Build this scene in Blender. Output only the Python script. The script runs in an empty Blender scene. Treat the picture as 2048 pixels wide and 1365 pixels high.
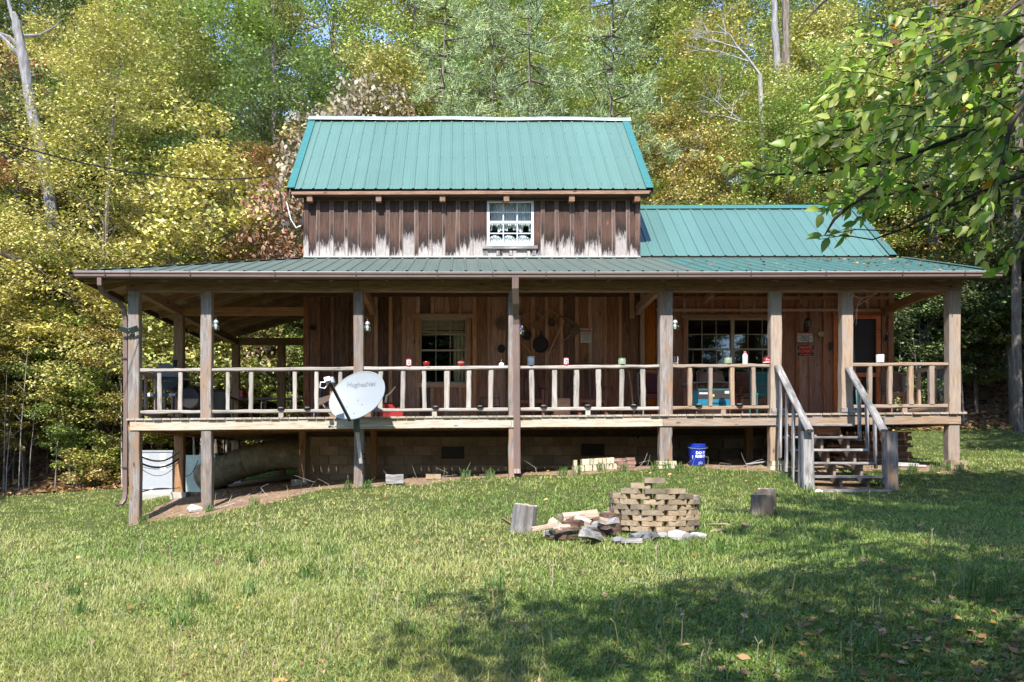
import bpy, math, random
import numpy as np
from mathutils import Vector, Matrix
random.seed(7); RNG = np.random.default_rng(11)
R = math.radians
scene = bpy.context.scene
col = scene.collection

# ------------------------------------------------------------------ camera, world, sun, exposure
F, CX, HY = 1635.0, 918.0, 925.0            # focal length and principal point, in photo pixels
cam = bpy.data.cameras.new('camera')
cam.sensor_width = 36; cam.lens = 36 * F / 2048
cam.shift_x = (1024 - CX) / 2048; cam.shift_y = (HY - 682.5) / 2048
cam.clip_start = 0.05; cam.clip_end = 900
cam_o = bpy.data.objects.new('camera', cam); col.objects.link(cam_o)
cam_o.location = (0, 0, 0); cam_o.rotation_euler = (R(90), 0, 0)
scene.camera = cam_o

SUN_EL, SUN_AZ = 47, 10
world = bpy.data.worlds.new('World'); scene.world = world; world.use_nodes = True
wn = world.node_tree.nodes; wl = world.node_tree.links
sky = wn.new('ShaderNodeTexSky'); sky.sky_type = 'NISHITA'; sky.sun_disc = False
sky.sun_elevation = R(SUN_EL); sky.sun_rotation = R(180 + SUN_AZ)
sky.air_density = 0.9; sky.dust_density = 0.3; sky.ozone_density = 3.0
wn['Background'].inputs[1].default_value = 0.15
wl.new(sky.outputs[0], wn['Background'].inputs[0])
sl = bpy.data.lights.new('sun', 'SUN'); sl.energy = 2.95; sl.angle = R(0.5); sl.color = (1.0, 0.95, 0.86)
so = bpy.data.objects.new('sun', sl); col.objects.link(so)
so.rotation_euler = (R(90 - SUN_EL), 0, R(-SUN_AZ))
scene.view_settings.view_transform = 'Standard'; scene.view_settings.look = 'None'
scene.view_settings.exposure = 1.76; scene.view_settings.gamma = 1.0
scene.view_settings.use_curve_mapping = False
scene.cycles.max_bounces = 8; scene.cycles.diffuse_bounces = 4
scene.cycles.use_denoising = True

# ------------------------------------------------------------------ helpers
def at(px, py, d): return Vector(((px - CX) * d / F, d, (HY - py) * d / F))
def X(px, d=15.0): return (px - CX) * d / F
def Z(py, d=15.0): return (HY - py) * d / F
WM = {}
def link(o, parent=None, M=None):
    M = M or Matrix()
    col.objects.link(o)
    if parent is not None:
        o.parent = parent; o.matrix_basis = WM[parent.name].inverted() @ M
    else: o.matrix_basis = M
    WM[o.name] = M
    return o
def tag(o, label=None, cat=None, group=None, kind=None):
    if label: o['label'] = label
    if cat: o['category'] = cat
    if group: o['group'] = group
    if kind: o['kind'] = kind
    return o
def T(x, y=None, z=None, rz=0.0, rx=0.0, ry=0.0):
    v = Vector(x) if y is None else Vector((x, y, z))
    return Matrix.Translation(v) @ Matrix.Rotation(rz, 4, 'Z') @ Matrix.Rotation(ry, 4, 'Y') @ Matrix.Rotation(rx, 4, 'X')
def thing(name, M, label, cat, group=None):
    if not isinstance(M, Matrix): M = T(M)
    o = bpy.data.objects.new(name, None); o.empty_display_size = .1
    link(o, None, M); tag(o, label, cat, group); return o
def copy_tree(o, M=None, parent=None):
    c = o.copy(); col.objects.link(c); c.parent = parent
    if M is not None: c.matrix_basis = M; WM[c.name] = M
    for ch in o.children: copy_tree(ch, None, c)
    return c
class MB:
    def __init__(s): s.v = []; s.f = []; s.m = []
    def add(s, vs, fs, mi=0):
        k = len(s.v); s.v += [tuple(p) for p in vs]; s.f += [tuple(i + k for i in f) for f in fs]; s.m += [mi] * len(fs); return s
    def box(s, c, d, Mx=None, mi=0):
        vs = []
        for sx in (-.5, .5):
            for sy in (-.5, .5):
                for sz in (-.5, .5):
                    p = Vector((sx * d[0], sy * d[1], sz * d[2]))
                    if Mx: p = Mx.to_3x3() @ p
                    vs.append(p + Vector(c))
        return s.add(vs, [(0, 1, 3, 2), (4, 6, 7, 5), (0, 4, 5, 1), (2, 3, 7, 6), (0, 2, 6, 4), (1, 5, 7, 3)], mi)
    def tube(s, pts, r, n=8, mi=0, caps=True):
        pts = [Vector(p) for p in pts]; rs = r if isinstance(r, (list, tuple)) else [r] * len(pts)
        vs = []; fs = []; prev = None
        for i, p in enumerate(pts):
            d = (pts[min(i + 1, len(pts) - 1)] - pts[max(i - 1, 0)])
            if d.length < 1e-9: d = Vector((0, 0, 1))
            d.normalize()
            if prev is None:
                a = d.cross(Vector((0, 0, 1)) if abs(d.z) < .9 else Vector((0, 1, 0))).normalized()
            else:
                a = (prev - d * prev.dot(d)); a = a.normalized() if a.length > 1e-6 else d.orthogonal().normalized()
            prev = a; b = d.cross(a)
            for k in range(n):
                t = 2 * math.pi * k / n
                vs.append(p + (a * math.cos(t) + b * math.sin(t)) * rs[i])
        for i in range(len(pts) - 1):
            for k in range(n):
                k2 = (k + 1) % n
                fs.append((i * n + k, i * n + k2, (i + 1) * n + k2, (i + 1) * n + k))
        if caps: fs += [tuple(range(n))[::-1], tuple((len(pts) - 1) * n + k for k in range(n))]
        return s.add(vs, fs, mi)
    def lathe(s, prof, n=16, c=(0, 0, 0), Mx=None, mi=0, wob=0, sx=1, sy=1):
        vs = []; fs = []; c = Vector(c)
        w = [1 + random.uniform(-wob, wob) for _ in range(n)]
        for (r, z) in prof:
            for k in range(n):
                t = 2 * math.pi * k / n; p = Vector((r * w[k] * math.cos(t) * sx, r * w[k] * math.sin(t) * sy, z))
                if Mx: p = Mx @ p
                vs.append(p + c)
        for i in range(len(prof) - 1):
            for k in range(n):
                k2 = (k + 1) % n; fs.append((i * n + k, i * n + k2, (i + 1) * n + k2, (i + 1) * n + k))
        if prof[0][0] > 1e-4: fs.append(tuple(range(n))[::-1])
        if prof[-1][0] > 1e-4: fs.append(tuple((len(prof) - 1) * n + k for k in range(n)))
        return s.add(vs, fs, mi)
    def prism(s, poly, nrm, th, mi=0):
        n = len(poly); nrm = Vector(nrm).normalized() * th
        vs = [Vector(p) for p in poly] + [Vector(p) + nrm for p in poly]
        fs = [tuple(range(n))[::-1], tuple(range(n, 2 * n))] + [(i, (i + 1) % n, n + (i + 1) % n, n + i) for i in range(n)]
        return s.add(vs, fs, mi)
    def mesh(s, name, mats, smooth=False):
        me = bpy.data.meshes.new(name); me.from_pydata(s.v, [], s.f)
        for m in (mats if isinstance(mats, (list, tuple)) else [mats]): me.materials.append(m)
        me.polygons.foreach_set('material_index', s.m)
        if smooth:
            me.polygons.foreach_set('use_smooth', [True] * len(s.f))
            try: me.set_sharp_from_angle(angle=R(40))
            except Exception: pass
        me.update(); return me
    def build(s, name, mats, parent=None, M=None, smooth=False):
        # verts are local to M (default: the parent's own frame)
        if M is None: M = WM[parent.name] if parent is not None else Matrix()
        return link(bpy.data.objects.new(name, s.mesh(name, mats, smooth)), parent, M)
    def world(s, name, mats, parent=None, org=None, smooth=False):
        # verts are world coordinates
        o = Vector(org) if org is not None else Vector(s.v[0])
        s.v = [(a - o.x, b - o.y, c - o.z) for a, b, c in s.v]
        return s.build(name, mats, parent, T(o), smooth)
def plank(name, p0, p1, w, t, mat, parent=None, wd=None, bev=.006, wob=0, seg=1, taper=1.0, bow=0, edge=None):
    p0 = Vector(p0); p1 = Vector(p1); d = p1 - p0; L = d.length; x = d / L
    if wd is None: wd = Vector((1, 0, 0)) if abs(x.x) < .7 else Vector((0, 0, 1))
    y = Vector(wd); y = (y - x * y.dot(x)).normalized(); z = x.cross(y)
    M = Matrix((( x.x, y.x, z.x, 0), (x.y, y.y, z.y, 0), (x.z, y.z, z.z, 0), (0, 0, 0, 1)))
    M = Matrix.Translation((p0 + p1) / 2) @ M
    b = min(bev, w * .3, t * .3); vs = []; fs = []
    for i in range(seg + 1):
        u = i / seg; k = 1 + (taper - 1) * u
        hw = w / 2 * k + random.uniform(-wob, wob); ht = t / 2 * k + random.uniform(-wob, wob) * .5
        oy = random.uniform(-wob, wob) + bow * math.sin(u * math.pi); oz = random.uniform(-wob, wob) * .6
        for (a, c) in ((-hw + b, -ht), (hw - b, -ht), (hw, -ht + b), (hw, ht - b), (hw - b, ht), (-hw + b, ht), (-hw, ht - b), (-hw, -ht + b)):
            vs.append((-L / 2 + L * u, a + oy, c + oz))
    for i in range(seg):
        for k in range(8):
            k2 = (k + 1) % 8; fs.append((i * 8 + k, (i + 1) * 8 + k, (i + 1) * 8 + k2, i * 8 + k2))
    fs += [tuple(range(8)), tuple(seg * 8 + k for k in range(8))[::-1]]
    mb = MB().add(vs, fs)
    if edge is not None:
        for i in range(seg * 8):
            if i % 8 in (1, 3, 5, 7): mb.m[i] = 1
        return mb.build(name, [mat, edge], parent, M)
    return mb.build(name, mat, parent, M)
def np_quads(name, V, mat, attrs=None, tri=False):
    # V: (N, k, 3) faces of k corners
    N, k = V.shape[:2]
    me = bpy.data.meshes.new(name)
    me.vertices.add(N * k); me.vertices.foreach_set('co', np.ascontiguousarray(V, dtype=np.float32).ravel())
    me.loops.add(N * k); me.loops.foreach_set('vertex_index', np.arange(N * k, dtype=np.int32))
    me.polygons.add(N); me.polygons.foreach_set('loop_start', np.arange(0, N * k, k, dtype=np.int32))
    me.update(calc_edges=True)
    for an, arr in (attrs or {}).items():
        a = me.attributes.new(an, 'FLOAT', 'FACE'); a.data.foreach_set('value', np.ascontiguousarray(arr, dtype=np.float32))
    if mat: me.materials.append(mat)
    return me

# ------------------------------------------------------------------ materials
class NT:
    def __init__(s, name):
        s.mat = bpy.data.materials.new(name); s.mat.use_nodes = True
        s.t = s.mat.node_tree; s.b = s.t.nodes['Principled BSDF']; s.out = s.t.nodes['Material Output']
    def n(s, ty, ins=None, **kw):
        nd = s.t.nodes.new('ShaderNode' + ty)
        for k, v in kw.items(): setattr(nd, k, v)
        for k, v in (ins or {}).items():
            if isinstance(v, bpy.types.NodeSocket): s.t.links.new(v, nd.inputs[k])
            else: nd.inputs[k].default_value = v
        return nd
    def set(s, **kw):
        for k, v in kw.items():
            k = k.replace('_', ' ')
            if isinstance(v, bpy.types.NodeSocket): s.t.links.new(v, s.b.inputs[k])
            else: s.b.inputs[k].default_value = v
    def ramp(s, fac, stops, interp='LINEAR'):
        nd = s.n('ValToRGB', {0: fac}); cr = nd.color_ramp; cr.interpolation = interp
        while len(cr.elements) > 1: cr.elements.remove(cr.elements[-1])
        cr.elements[0].position = stops[0][0]; cr.elements[0].color = c4(stops[0][1])
        for p, c in stops[1:]:
            e = cr.elements.new(p); e.color = c4(c)
        return nd.outputs[0]
    def mix(s, fac, a, b, bt='MIX'):
        nd = s.n('Mix', data_type='RGBA', blend_type=bt)
        for k, v in ((0, fac), (6, a), (7, b)):
            if isinstance(v, bpy.types.NodeSocket): s.t.links.new(v, nd.inputs[k])
            else: nd.inputs[k].default_value = c4(v) if k else v
        return nd.outputs[2]
    def math(s, op, a, b=0.0, c=0.0, clamp=False):
        return s.n('Math', {0: a, 1: b, 2: c}, operation=op, use_clamp=clamp).outputs[0]
    def mapr(s, v, a, b, c=0.0, d=1.0):
        return s.n('MapRange', {0: v, 1: a, 2: b, 3: c, 4: d}).outputs[0]
    def noise(s, vec, scale=5, detail=4, rough=.55, dist=0.0):
        return s.n('TexNoise', {'Vector': vec, 'Scale': scale, 'Detail': detail, 'Roughness': rough, 'Distortion': dist}).outputs[0]
    def bump(s, h, st=.3, dist=.01):
        return s.n('Bump', {'Strength': st, 'Distance': dist, 'Height': h}).outputs[0]
def c4(c): return (*c, 1.0) if len(c) == 3 else tuple(c)
def objvec(t, rnd=True, scale=(1, 1, 1)):
    tc = t.n('TexCoord').outputs['Object']
    if rnd:
        oi = t.n('ObjectInfo').outputs['Random']
        off = t.n('CombineXYZ', {0: t.math('MULTIPLY', oi, 37.1), 1: t.math('MULTIPLY', oi, 91.7), 2: t.math('MULTIPLY', oi, 13.3)}).outputs[0]
        tc = t.n('VectorMath', {0: tc, 1: off}, operation='ADD').outputs[0]
    return t.n('Mapping', {0: tc, 3: scale}).outputs[0]
def wood(name, dark, mid, light, tone=.25, rough=.85, patch=None, patch_amt=.45, knots=True, bump=.5):
    t = NT(name)
    g = objvec(t, scale=(1.0, 11, 11))
    n1 = t.noise(g, 3.2, 7, .68, .5)
    c = t.ramp(n1, [(.28, dark), (.48, mid), (.68, light)])
    g2 = objvec(t, scale=(1.6, 60, 60)); n2 = t.noise(g2, 4, 4, .6, .1)
    c = t.mix(t.mapr(n2, .52, .72, 0, .65), c, [v * .38 for v in mid])
    if patch:
        g3 = objvec(t, scale=(1.2, 4, 4)); n3 = t.noise(g3, 1.6, 5, .6, .3)
        c = t.mix(t.mapr(n3, .5 - patch_amt * .25, .62, 0, .85), c, patch)
    if knots:
        g4 = objvec(t, scale=(2.2, 6, 6))
        v = t.n('TexVoronoi', {'Vector': g4, 'Scale': .9, 'Randomness': 1.0}).outputs['Distance']
        c = t.mix(t.mapr(v, .05, .13, .8, 0), c, [v_ * .35 for v_ in dark])
    rd = t.n('ObjectInfo').outputs['Random']
    r2 = t.math('FRACT', t.math('MULTIPLY', rd, 7.31))
    hsv = t.n('HueSaturation', {'Color': c, 'Value': t.mapr(rd, 0, 1, 1 - tone, 1 + tone), 'Saturation': t.mapr(r2, 0, 1, .8, 1.15)}).outputs[0]
    t.set(Base_Color=hsv, Roughness=rough, Normal=t.bump(t.math('ADD', n1, n2), bump, .006), Specular_IOR_Level=.25)
    return t.mat
def simple(name, c, rough=.6, metal=0.0, var=.12, scale=9, bump=.0, spec=.5, **kw):
    t = NT(name); n = t.noise(objvec(t), scale, 5, .6)
    col_ = t.mix(t.mapr(n, .3, .7), [v * (1 - var) for v in c], [min(1, v * (1 + var)) for v in c])
    t.set(Base_Color=col_, Roughness=rough, Metallic=metal, Specular_IOR_Level=spec)
    if bump: t.set(Normal=t.bump(n, bump, .01))
    for k, v in kw.items(): t.b.inputs[k.replace('_', ' ')].default_value = v
    return t.mat
def glass(name, tint=(.9, .95, .92), refl=.5):
    t = NT(name); bf = t.n('NewGeometry').outputs['Backfacing']; fr = t.math('MULTIPLY', t.n('Fresnel', {0: 1.5}).outputs[0], t.math('SUBTRACT', 1.0, bf))
    f = t.math('ADD', fr, t.math('MULTIPLY', t.math('SUBTRACT', 1.0, bf), refl * .25), clamp=True)
    a = t.n('BsdfTransparent', {0: c4(tint)}).outputs[0]; b = t.n('BsdfGlossy', {0: (1, 1, 1, 1), 1: .015}).outputs[0]
    m = t.n('MixShader', {0: f, 1: a, 2: b}).outputs[0]
    t.t.links.new(m, t.out.inputs[0]); return t.mat
def leafmat(name, trans=.35, rough=.5, vary=1.0, mixr=.7, val=(.62, 1.36), gloss=.04):
    # colour from the object's two tints; each leaf carries its own random value
    t = NT(name)
    rnd = t.n('Attribute', attribute_name='rnd', attribute_type='GEOMETRY').outputs['Fac']
    cl = t.n('Attribute', attribute_name='clump', attribute_type='GEOMETRY').outputs['Fac']
    c1 = t.n('ObjectInfo').outputs['Color']
    c2 = t.n('Attribute', attribute_name='tint2', attribute_type='OBJECT').outputs['Color']
    k = t.math('ADD', cl, t.math('MULTIPLY', t.math('SUBTRACT', rnd, .5), mixr))
    c = t.mix(t.mapr(k, .42, .72), c1, c2)
    r2 = t.math('FRACT', t.math('MULTIPLY', rnd, 17.3))
    hsv = t.n('HueSaturation', {'Color': c, 'Hue': t.mapr(r2, 0, 1, .5 - .022 * vary, .5 + .022 * vary), 'Value': t.mapr(rnd, 0, 1, *val), 'Saturation': t.mapr(r2, 0, 1, .8, 1.1)}).outputs[0]
    d = t.n('BsdfDiffuse', {0: hsv}).outputs[0]
    tr = t.n('BsdfTranslucent', {0: t.mix(.5, hsv, t.mix(1.0, hsv, (1.12, 1.12, .65), 'MULTIPLY'))}).outputs[0]
    gl = t.n('BsdfGlossy', {0: (1, 1, 1, 1), 1: rough}).outputs[0]
    m = t.n('MixShader', {0: trans, 1: d, 2: tr}).outputs[0]
    m = t.n('MixShader', {0: gloss, 1: m, 2: gl}).outputs[0]
    t.t.links.new(m, t.out.inputs[0]); return t.mat

W_RAIL = wood('weathered_rail_wood', (.11, .085, .07), (.29, .255, .225), (.43, .395, .36), .2, patch=(.38, .34, .31))
W_POST = wood('weathered_post_wood', (.085, .065, .058), (.20, .17, .155), (.31, .28, .265), .14, patch=(.24, .14, .08), patch_amt=.05)
W_BEAM = wood('weathered_beam_wood', (.20, .12, .06), (.40, .32, .23), (.50, .44, .36), .1, patch=(.42, .38, .33), patch_amt=.3)
W_TAN = wood('tan_lumber', (.18, .11, .07), (.31, .22, .155), (.40, .31, .23), .12, patch=(.28, .23, .20), patch_amt=.15)
W_RAFT = wood('rafter_wood', (.15, .08, .045), (.30, .175, .10), (.41, .26, .165), .2)
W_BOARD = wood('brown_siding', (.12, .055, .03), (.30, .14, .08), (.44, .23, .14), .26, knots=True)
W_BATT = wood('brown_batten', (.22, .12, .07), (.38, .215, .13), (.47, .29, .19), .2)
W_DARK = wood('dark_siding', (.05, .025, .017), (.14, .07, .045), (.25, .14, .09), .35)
W_RED = wood('reddish_siding', (.16, .062, .036), (.31, .135, .078), (.41, .195, .12), .16)
W_ORANGE = wood('orange_siding', (.20, .07, .03), (.34, .125, .05), (.42, .17, .07), .08)
W_GREY = wood('silver_grey_wood', (.10, .09, .085), (.27, .25, .245), (.44, .42, .41), .16, patch=(.10, .10, .10), patch_amt=.1)
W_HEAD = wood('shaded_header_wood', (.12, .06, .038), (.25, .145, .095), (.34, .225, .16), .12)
W_DECK = wood('deck_board_wood', (.15, .11, .08), (.33, .27, .215), (.46, .40, .34), .22)
W_CHAIR = wood('red_brown_chair_wood', (.05, .02, .012), (.12, .045, .028), (.18, .075, .045), .1, rough=.5)
W_TRIM = wood('dark_trim_wood', (.05, .03, .02), (.10, .06, .04), (.16, .10, .065), .2)

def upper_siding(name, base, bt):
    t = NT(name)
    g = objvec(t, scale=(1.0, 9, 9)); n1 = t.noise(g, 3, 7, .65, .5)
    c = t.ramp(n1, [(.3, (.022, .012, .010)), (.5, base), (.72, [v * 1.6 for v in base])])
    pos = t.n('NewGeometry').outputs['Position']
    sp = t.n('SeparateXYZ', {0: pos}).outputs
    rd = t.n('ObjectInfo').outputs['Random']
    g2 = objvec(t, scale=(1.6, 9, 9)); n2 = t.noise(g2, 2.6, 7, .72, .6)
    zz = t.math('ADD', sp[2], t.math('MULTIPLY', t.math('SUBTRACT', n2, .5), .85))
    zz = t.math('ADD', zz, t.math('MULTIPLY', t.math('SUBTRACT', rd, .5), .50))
    # warm brown face grain, darker on top as painted eave shade, black water stain, then bleached bare wood at the foot
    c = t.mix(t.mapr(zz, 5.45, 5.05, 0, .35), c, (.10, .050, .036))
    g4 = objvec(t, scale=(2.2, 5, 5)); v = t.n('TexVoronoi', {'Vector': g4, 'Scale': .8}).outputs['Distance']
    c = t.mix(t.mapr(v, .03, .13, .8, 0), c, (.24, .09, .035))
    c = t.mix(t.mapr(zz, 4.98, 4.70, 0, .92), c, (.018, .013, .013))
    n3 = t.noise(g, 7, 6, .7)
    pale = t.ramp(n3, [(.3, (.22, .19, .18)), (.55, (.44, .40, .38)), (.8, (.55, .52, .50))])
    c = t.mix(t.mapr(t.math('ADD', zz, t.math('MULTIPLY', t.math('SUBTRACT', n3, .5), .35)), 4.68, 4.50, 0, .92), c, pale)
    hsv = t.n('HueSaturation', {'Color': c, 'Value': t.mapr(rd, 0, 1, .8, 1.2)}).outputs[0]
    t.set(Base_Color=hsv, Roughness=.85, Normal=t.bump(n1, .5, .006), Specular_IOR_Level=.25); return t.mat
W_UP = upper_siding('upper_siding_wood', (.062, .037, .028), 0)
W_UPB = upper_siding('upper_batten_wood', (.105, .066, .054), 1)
W_EDGE = wood('pale_batten_edge', (.14, .11, .09), (.24, .20, .17), (.32, .28, .25), .2)  # batten bevels coloured paler than their faces

def roofmat(name, c, streak, amt=.35, rough=.38):
    t = NT(name); pos = t.n('NewGeometry').outputs['Position']
    g = t.n('Mapping', {0: pos, 3: (7, .35, .35)}).outputs[0]
    n = t.noise(g, 1.6, 6, .65); n2 = t.noise(pos, 1.1, 5, .6); n3 = t.noise(pos, 22, 3, .6)
    k = t.mix(t.mapr(n, .35, .75, 0, amt), c, streak)
    k = t.mix(t.mapr(n2, .45, .75, 0, amt * .8), k, [v * 1.12 for v in c])
    k = t.mix(t.mapr(n3, .60, .74, 0, amt * .6), k, [v * .6 for v in streak])
    rd = t.n('ObjectInfo').outputs['Random']
    k = t.n('HueSaturation', {'Color': k, 'Value': t.mapr(rd, 0, 1, .93, 1.07)}).outputs[0]
    t.set(Base_Color=k, Roughness=rough, Specular_IOR_Level=.5, Normal=t.bump(n2, .22, .03)); return t.mat
M_ROOF = roofmat('teal_metal_roof', (.092, .172, .143), (.065, .130, .108), .45)
M_ROOFW = roofmat('teal_metal_wing_roof', (.082, .165, .148), (.062, .128, .114), .4)
M_ROOFG = roofmat('weathered_green_metal_roof', (.068, .098, .078), (.115, .12, .10), .8, .6)
M_ROOFP = roofmat('teal_metal_porch_roof', (.055, .130, .115), (.055, .11, .092), .5)
M_RAKE = simple('dark_teal_trim', (.035, .145, .135), .4)
M_RIDGE = simple('bare_metal_ridge_cap', (.34, .37, .37), .4, .3, .3, 3)
M_SCREW = simple('screw_head', (.05, .10, .09), .5)
M_GUT = simple('brown_gutter_metal', (.155, .105, .095), .38, 0, .12, 2)
M_GUTD = simple('dark_gutter_metal', (.045, .03, .027), .4)
M_GUTL = simple('gutter_lip_highlight', (.42, .37, .36), .3)  # paler than the gutter: the top-edge highlight put into the colour
M_WHITE = simple('white_vinyl', (.60, .62, .65), .4, 0, .04)
M_CREAM = simple('cream_window_frame', (.34, .29, .22), .5, 0, .1)
M_GLASS = glass('window_glass', (.93, .95, .93), .12)
M_SCREEN = simple('dark_door_screen', (.018, .011, .012), .7)
M_BLACK = simple('black_metal', (.012, .012, .013), .45)
M_BLACKP = simple('black_plastic', (.018, .018, .02), .55)
M_ORANGEP = simple('orange_painted_wood', (.50, .115, .018), .6, 0, .22, 14, .2)
M_LACE = simple('white_lace', (.66, .68, .72), .9, 0, .12, 40)
M_BLIND = simple('cream_blind', (.42, .36, .26), .8)
M_DISH = simple('grey_white_dish_paint', (.24, .262, .285), .5, 0, .04, 3)
M_LOGO = simple('grey_logo_print', (.15, .165, .18), .5)
M_GALV = simple('galvanised_metal', (.40, .46, .44), .38, .35, .2, 4)
M_HVAC = simple('grey_appliance_paint', (.33, .345, .38), .45, 0, .05)
M_HVACD = simple('dark_grille_metal', (.06, .06, .065), .5)
M_FOIL = None
M_CABLE = simple('black_cable', (.018, .018, .02), .5)
M_CABLEG = simple('grey_cable', (.20, .20, .21), .5)
M_CONC = simple('concrete', (.36, .34, .30), .9, 0, .2, 8, .4)
M_BLUE = simple('blue_bucket_plastic', (.01, .03, .30), .35, 0, .05)
M_WPRINT = simple('white_print', (.78, .80, .84), .5, 0, .02)
M_REDPL = simple('red_plastic', (.26, .014, .016), .4, 0, .1)
M_REDG = simple('red_glass', (.34, .012, .018), .12, 0, .2, Transmission_Weight=.35)
M_GREENG = simple('pale_green_glass', (.32, .40, .27), .12, 0, .15, Transmission_Weight=.3)
M_CLEARG = glass('clear_jar_glass', (.86, .89, .9), .7)
M_WAX = simple('candle_wax', (.62, .62, .5), .6)
M_WPL = simple('white_plastic', (.80, .80, .80), .3, 0, .03)
M_PINK = simple('pink_cap', (.65, .10, .16), .4)
M_SIGNW = simple('white_sign_face', (.50, .49, .45), .5, 0, .15, 20)
M_SIGNR = simple('red_sign_print', (.38, .03, .025), .5, 0, .25, 20)
M_SIGNK = simple('black_sign_face', (.010, .010, .012), .5)
M_SIGNO = simple('orange_sign_print', (.80, .10, .03), .5)
M_BRASS = simple('brass', (.32, .27, .12), .35, .5)
M_TEAL = simple('teal_paint', (.008, .10, .095), .5, 0, .12)
M_BLUEB = simple('blue_carton', (.0, .13, .22), .6)
M_BROWNC = simple('brown_carton', (.19, .105, .065), .85)
M_CHAIRM = simple('brown_chair_metal', (.22, .12, .095), .5)
M_IRON = simple('cast_iron', (.020, .016, .015), .5, .2)
M_WICK = simple('wicker', (.20, .115, .06), .9, 0, .3, 40, .4)
M_STEEL = simple('dull_steel', (.16, .11, .08), .5, .4, .3, 6)
M_GRILL = simple('grill_grey_paint', (.085, .09, .105), .5)
M_BIN = simple('grey_green_bin_plastic', (.055, .075, .07), .5)
M_CUSH = simple('dark_red_cushion', (.075, .014, .018), .9)
M_BRONZE = simple('dark_bronze', (.03, .022, .018), .45, .3)
M_PVC = simple('grey_pvc', (.40, .37, .36), .45)

def stone(name, a, b, sc=6, bump=.8):
    t = NT(name); v = objvec(t); n = t.noise(v, sc, 8, .65); n2 = t.noise(v, sc * 3.3, 4, .6)
    c = t.ramp(n, [(.3, a), (.7, b)]); c = t.mix(t.mapr(n2, .55, .7, 0, .5), c, [x * .5 for x in a])
    rd = t.n('ObjectInfo').outputs['Random']
    c = t.n('HueSaturation', {'Color': c, 'Value': t.mapr(rd, 0, 1, .8, 1.2)}).outputs[0]
    t.set(Base_Color=c, Roughness=.92, Normal=t.bump(t.math('ADD', n, n2), bump, .015), Specular_IOR_Level=.2); return t.mat
M_BRICK = stone('tan_fire_brick', (.24, .175, .115), (.38, .30, .21), 7, .5)
M_BRICKS = stone('sooty_fire_brick', (.13, .105, .08), (.30, .24, .17), 4, .6)
M_BRICKY = stone('pale_yellow_brick', (.40, .34, .22), (.56, .50, .37), 7, .4)
M_BRICKR = stone('faded_red_brick', (.20, .11, .085), (.32, .20, .16), 7, .5)
M_ROCK = stone('grey_rock', (.20, .195, .19), (.42, .41, .40), 3, 1)
M_ROCKW = stone('white_rock', (.45, .43, .40), (.62, .60, .56), 3, 1)
M_ASHY = stone('sooty_rock', (.06, .06, .065), (.28, .28, .29), 3, 1)
M_BLOCK = stone('tan_painted_block', (.27, .19, .125), (.43, .32, .225), 3, .3)
M_BLOCKD = stone('rough_grey_stone_block', (.15, .12, .10), (.33, .27, .225), 2.5, 1)
M_MORT = stone('mortar', (.14, .105, .075), (.22, .165, .12), 8, .6)

def barkmat(name, a, b, sc=1.0):
    t = NT(name); v = objvec(t, scale=(6 * sc, 6 * sc, 1.2 * sc)); n = t.noise(v, 2.5, 8, .7, .4)
    v2 = objvec(t, scale=(1, 1, 1)); n2 = t.noise(v2, 1.2, 4, .6)
    c = t.ramp(n, [(.32, [x * .45 for x in a]), (.5, a), (.7, b)])
    c = t.mix(t.mapr(n2, .5, .7, 0, .4), c, [x * .6 for x in b])
    t.set(Base_Color=c, Roughness=.95, Normal=t.bump(n, .8, .03), Specular_IOR_Level=.15); return t.mat
M_BARK = barkmat('brown_grey_bark', (.15, .12, .095), (.30, .26, .22))
M_BARKP = barkmat('pale_bark', (.30, .28, .25), (.50, .47, .43))
M_SNAG = barkmat('bare_snag_wood', (.20, .185, .18), (.36, .34, .34), .6)
M_TWIG = simple('dark_twig_bark', (.045, .03, .02), .8)
M_CUT = simple('cut_wood_end', (.34, .22, .12), .9, 0, .3, 12, .4)
M_SPLIT = wood('split_firewood', (.14, .09, .065), (.34, .25, .19), (.50, .41, .34), .35)
M_CHAR = wood('charred_wood', (.02, .017, .016), (.07, .045, .035), (.20, .11, .07), .3)
M_LEAF = leafmat('broad_leaf', .24)
M_NEEDLE = leafmat('pine_needle', .25, .6, .6)
M_BIGLEAF = leafmat('near_leaf', .6, .42, gloss=.022)
M_GRASS = leafmat('grass_blade', .32, .5, 1.1, .3, (.78, 1.2))
M_DRY = leafmat('dead_leaf', .12, .7, 1.5, gloss=.01)

# ------------------------------------------------------------------ terrain
CP = np.array([(-5.97,15,-1.13),(-4.64,15,-.86),(-1.84,15,-.43),(1.03,15,-.26),(3.8,15,-.10),(5.78,15,-.13),(7.1,15,-.14),(9.1,15,-.12),(12,15,-.1),
 (6.4,13.5,-.50),(3.5,13.5,-.33),(0,13.5,-.46),(-3,13.5,-.85),(-6,13,-1.25),(9,13.5,-.42),
 (6,11,-.69),(2.3,9.6,-.79),(-1,10,-.92),(-5,10,-1.25),(-10,12,-1.35),(9,10,-.66),
 (0,5,-1.22),(3,5,-1.15),(-3,5,-1.38),(7,5,-1.0),(-8,5,-1.5),(0,0,-1.62),(6,0,-1.5),(-6,0,-1.75),(-12,0,-1.8),(12,0,-1.4),(-14,15,-1.4),(-14,22,-1.15),
 (-5.97,17.45,-.75),(-3.3,17.45,-.45),(0,17.45,-.24),(3.8,17.45,-.05),(9,17.45,.05),(-7.1,19,-.84),(-6,21.8,-.55),(-10.5,24.5,-.78),(-12.5,23,-.95),
 (-4.5,25,-.05),(0,24,.3),(6,24,.6),(14,25,.84),(17,26,1.05),(11,19,.15),(15,18,.2),(16,10,-.4),(10,25,.75),(17,14,-.1)], float)
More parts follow.
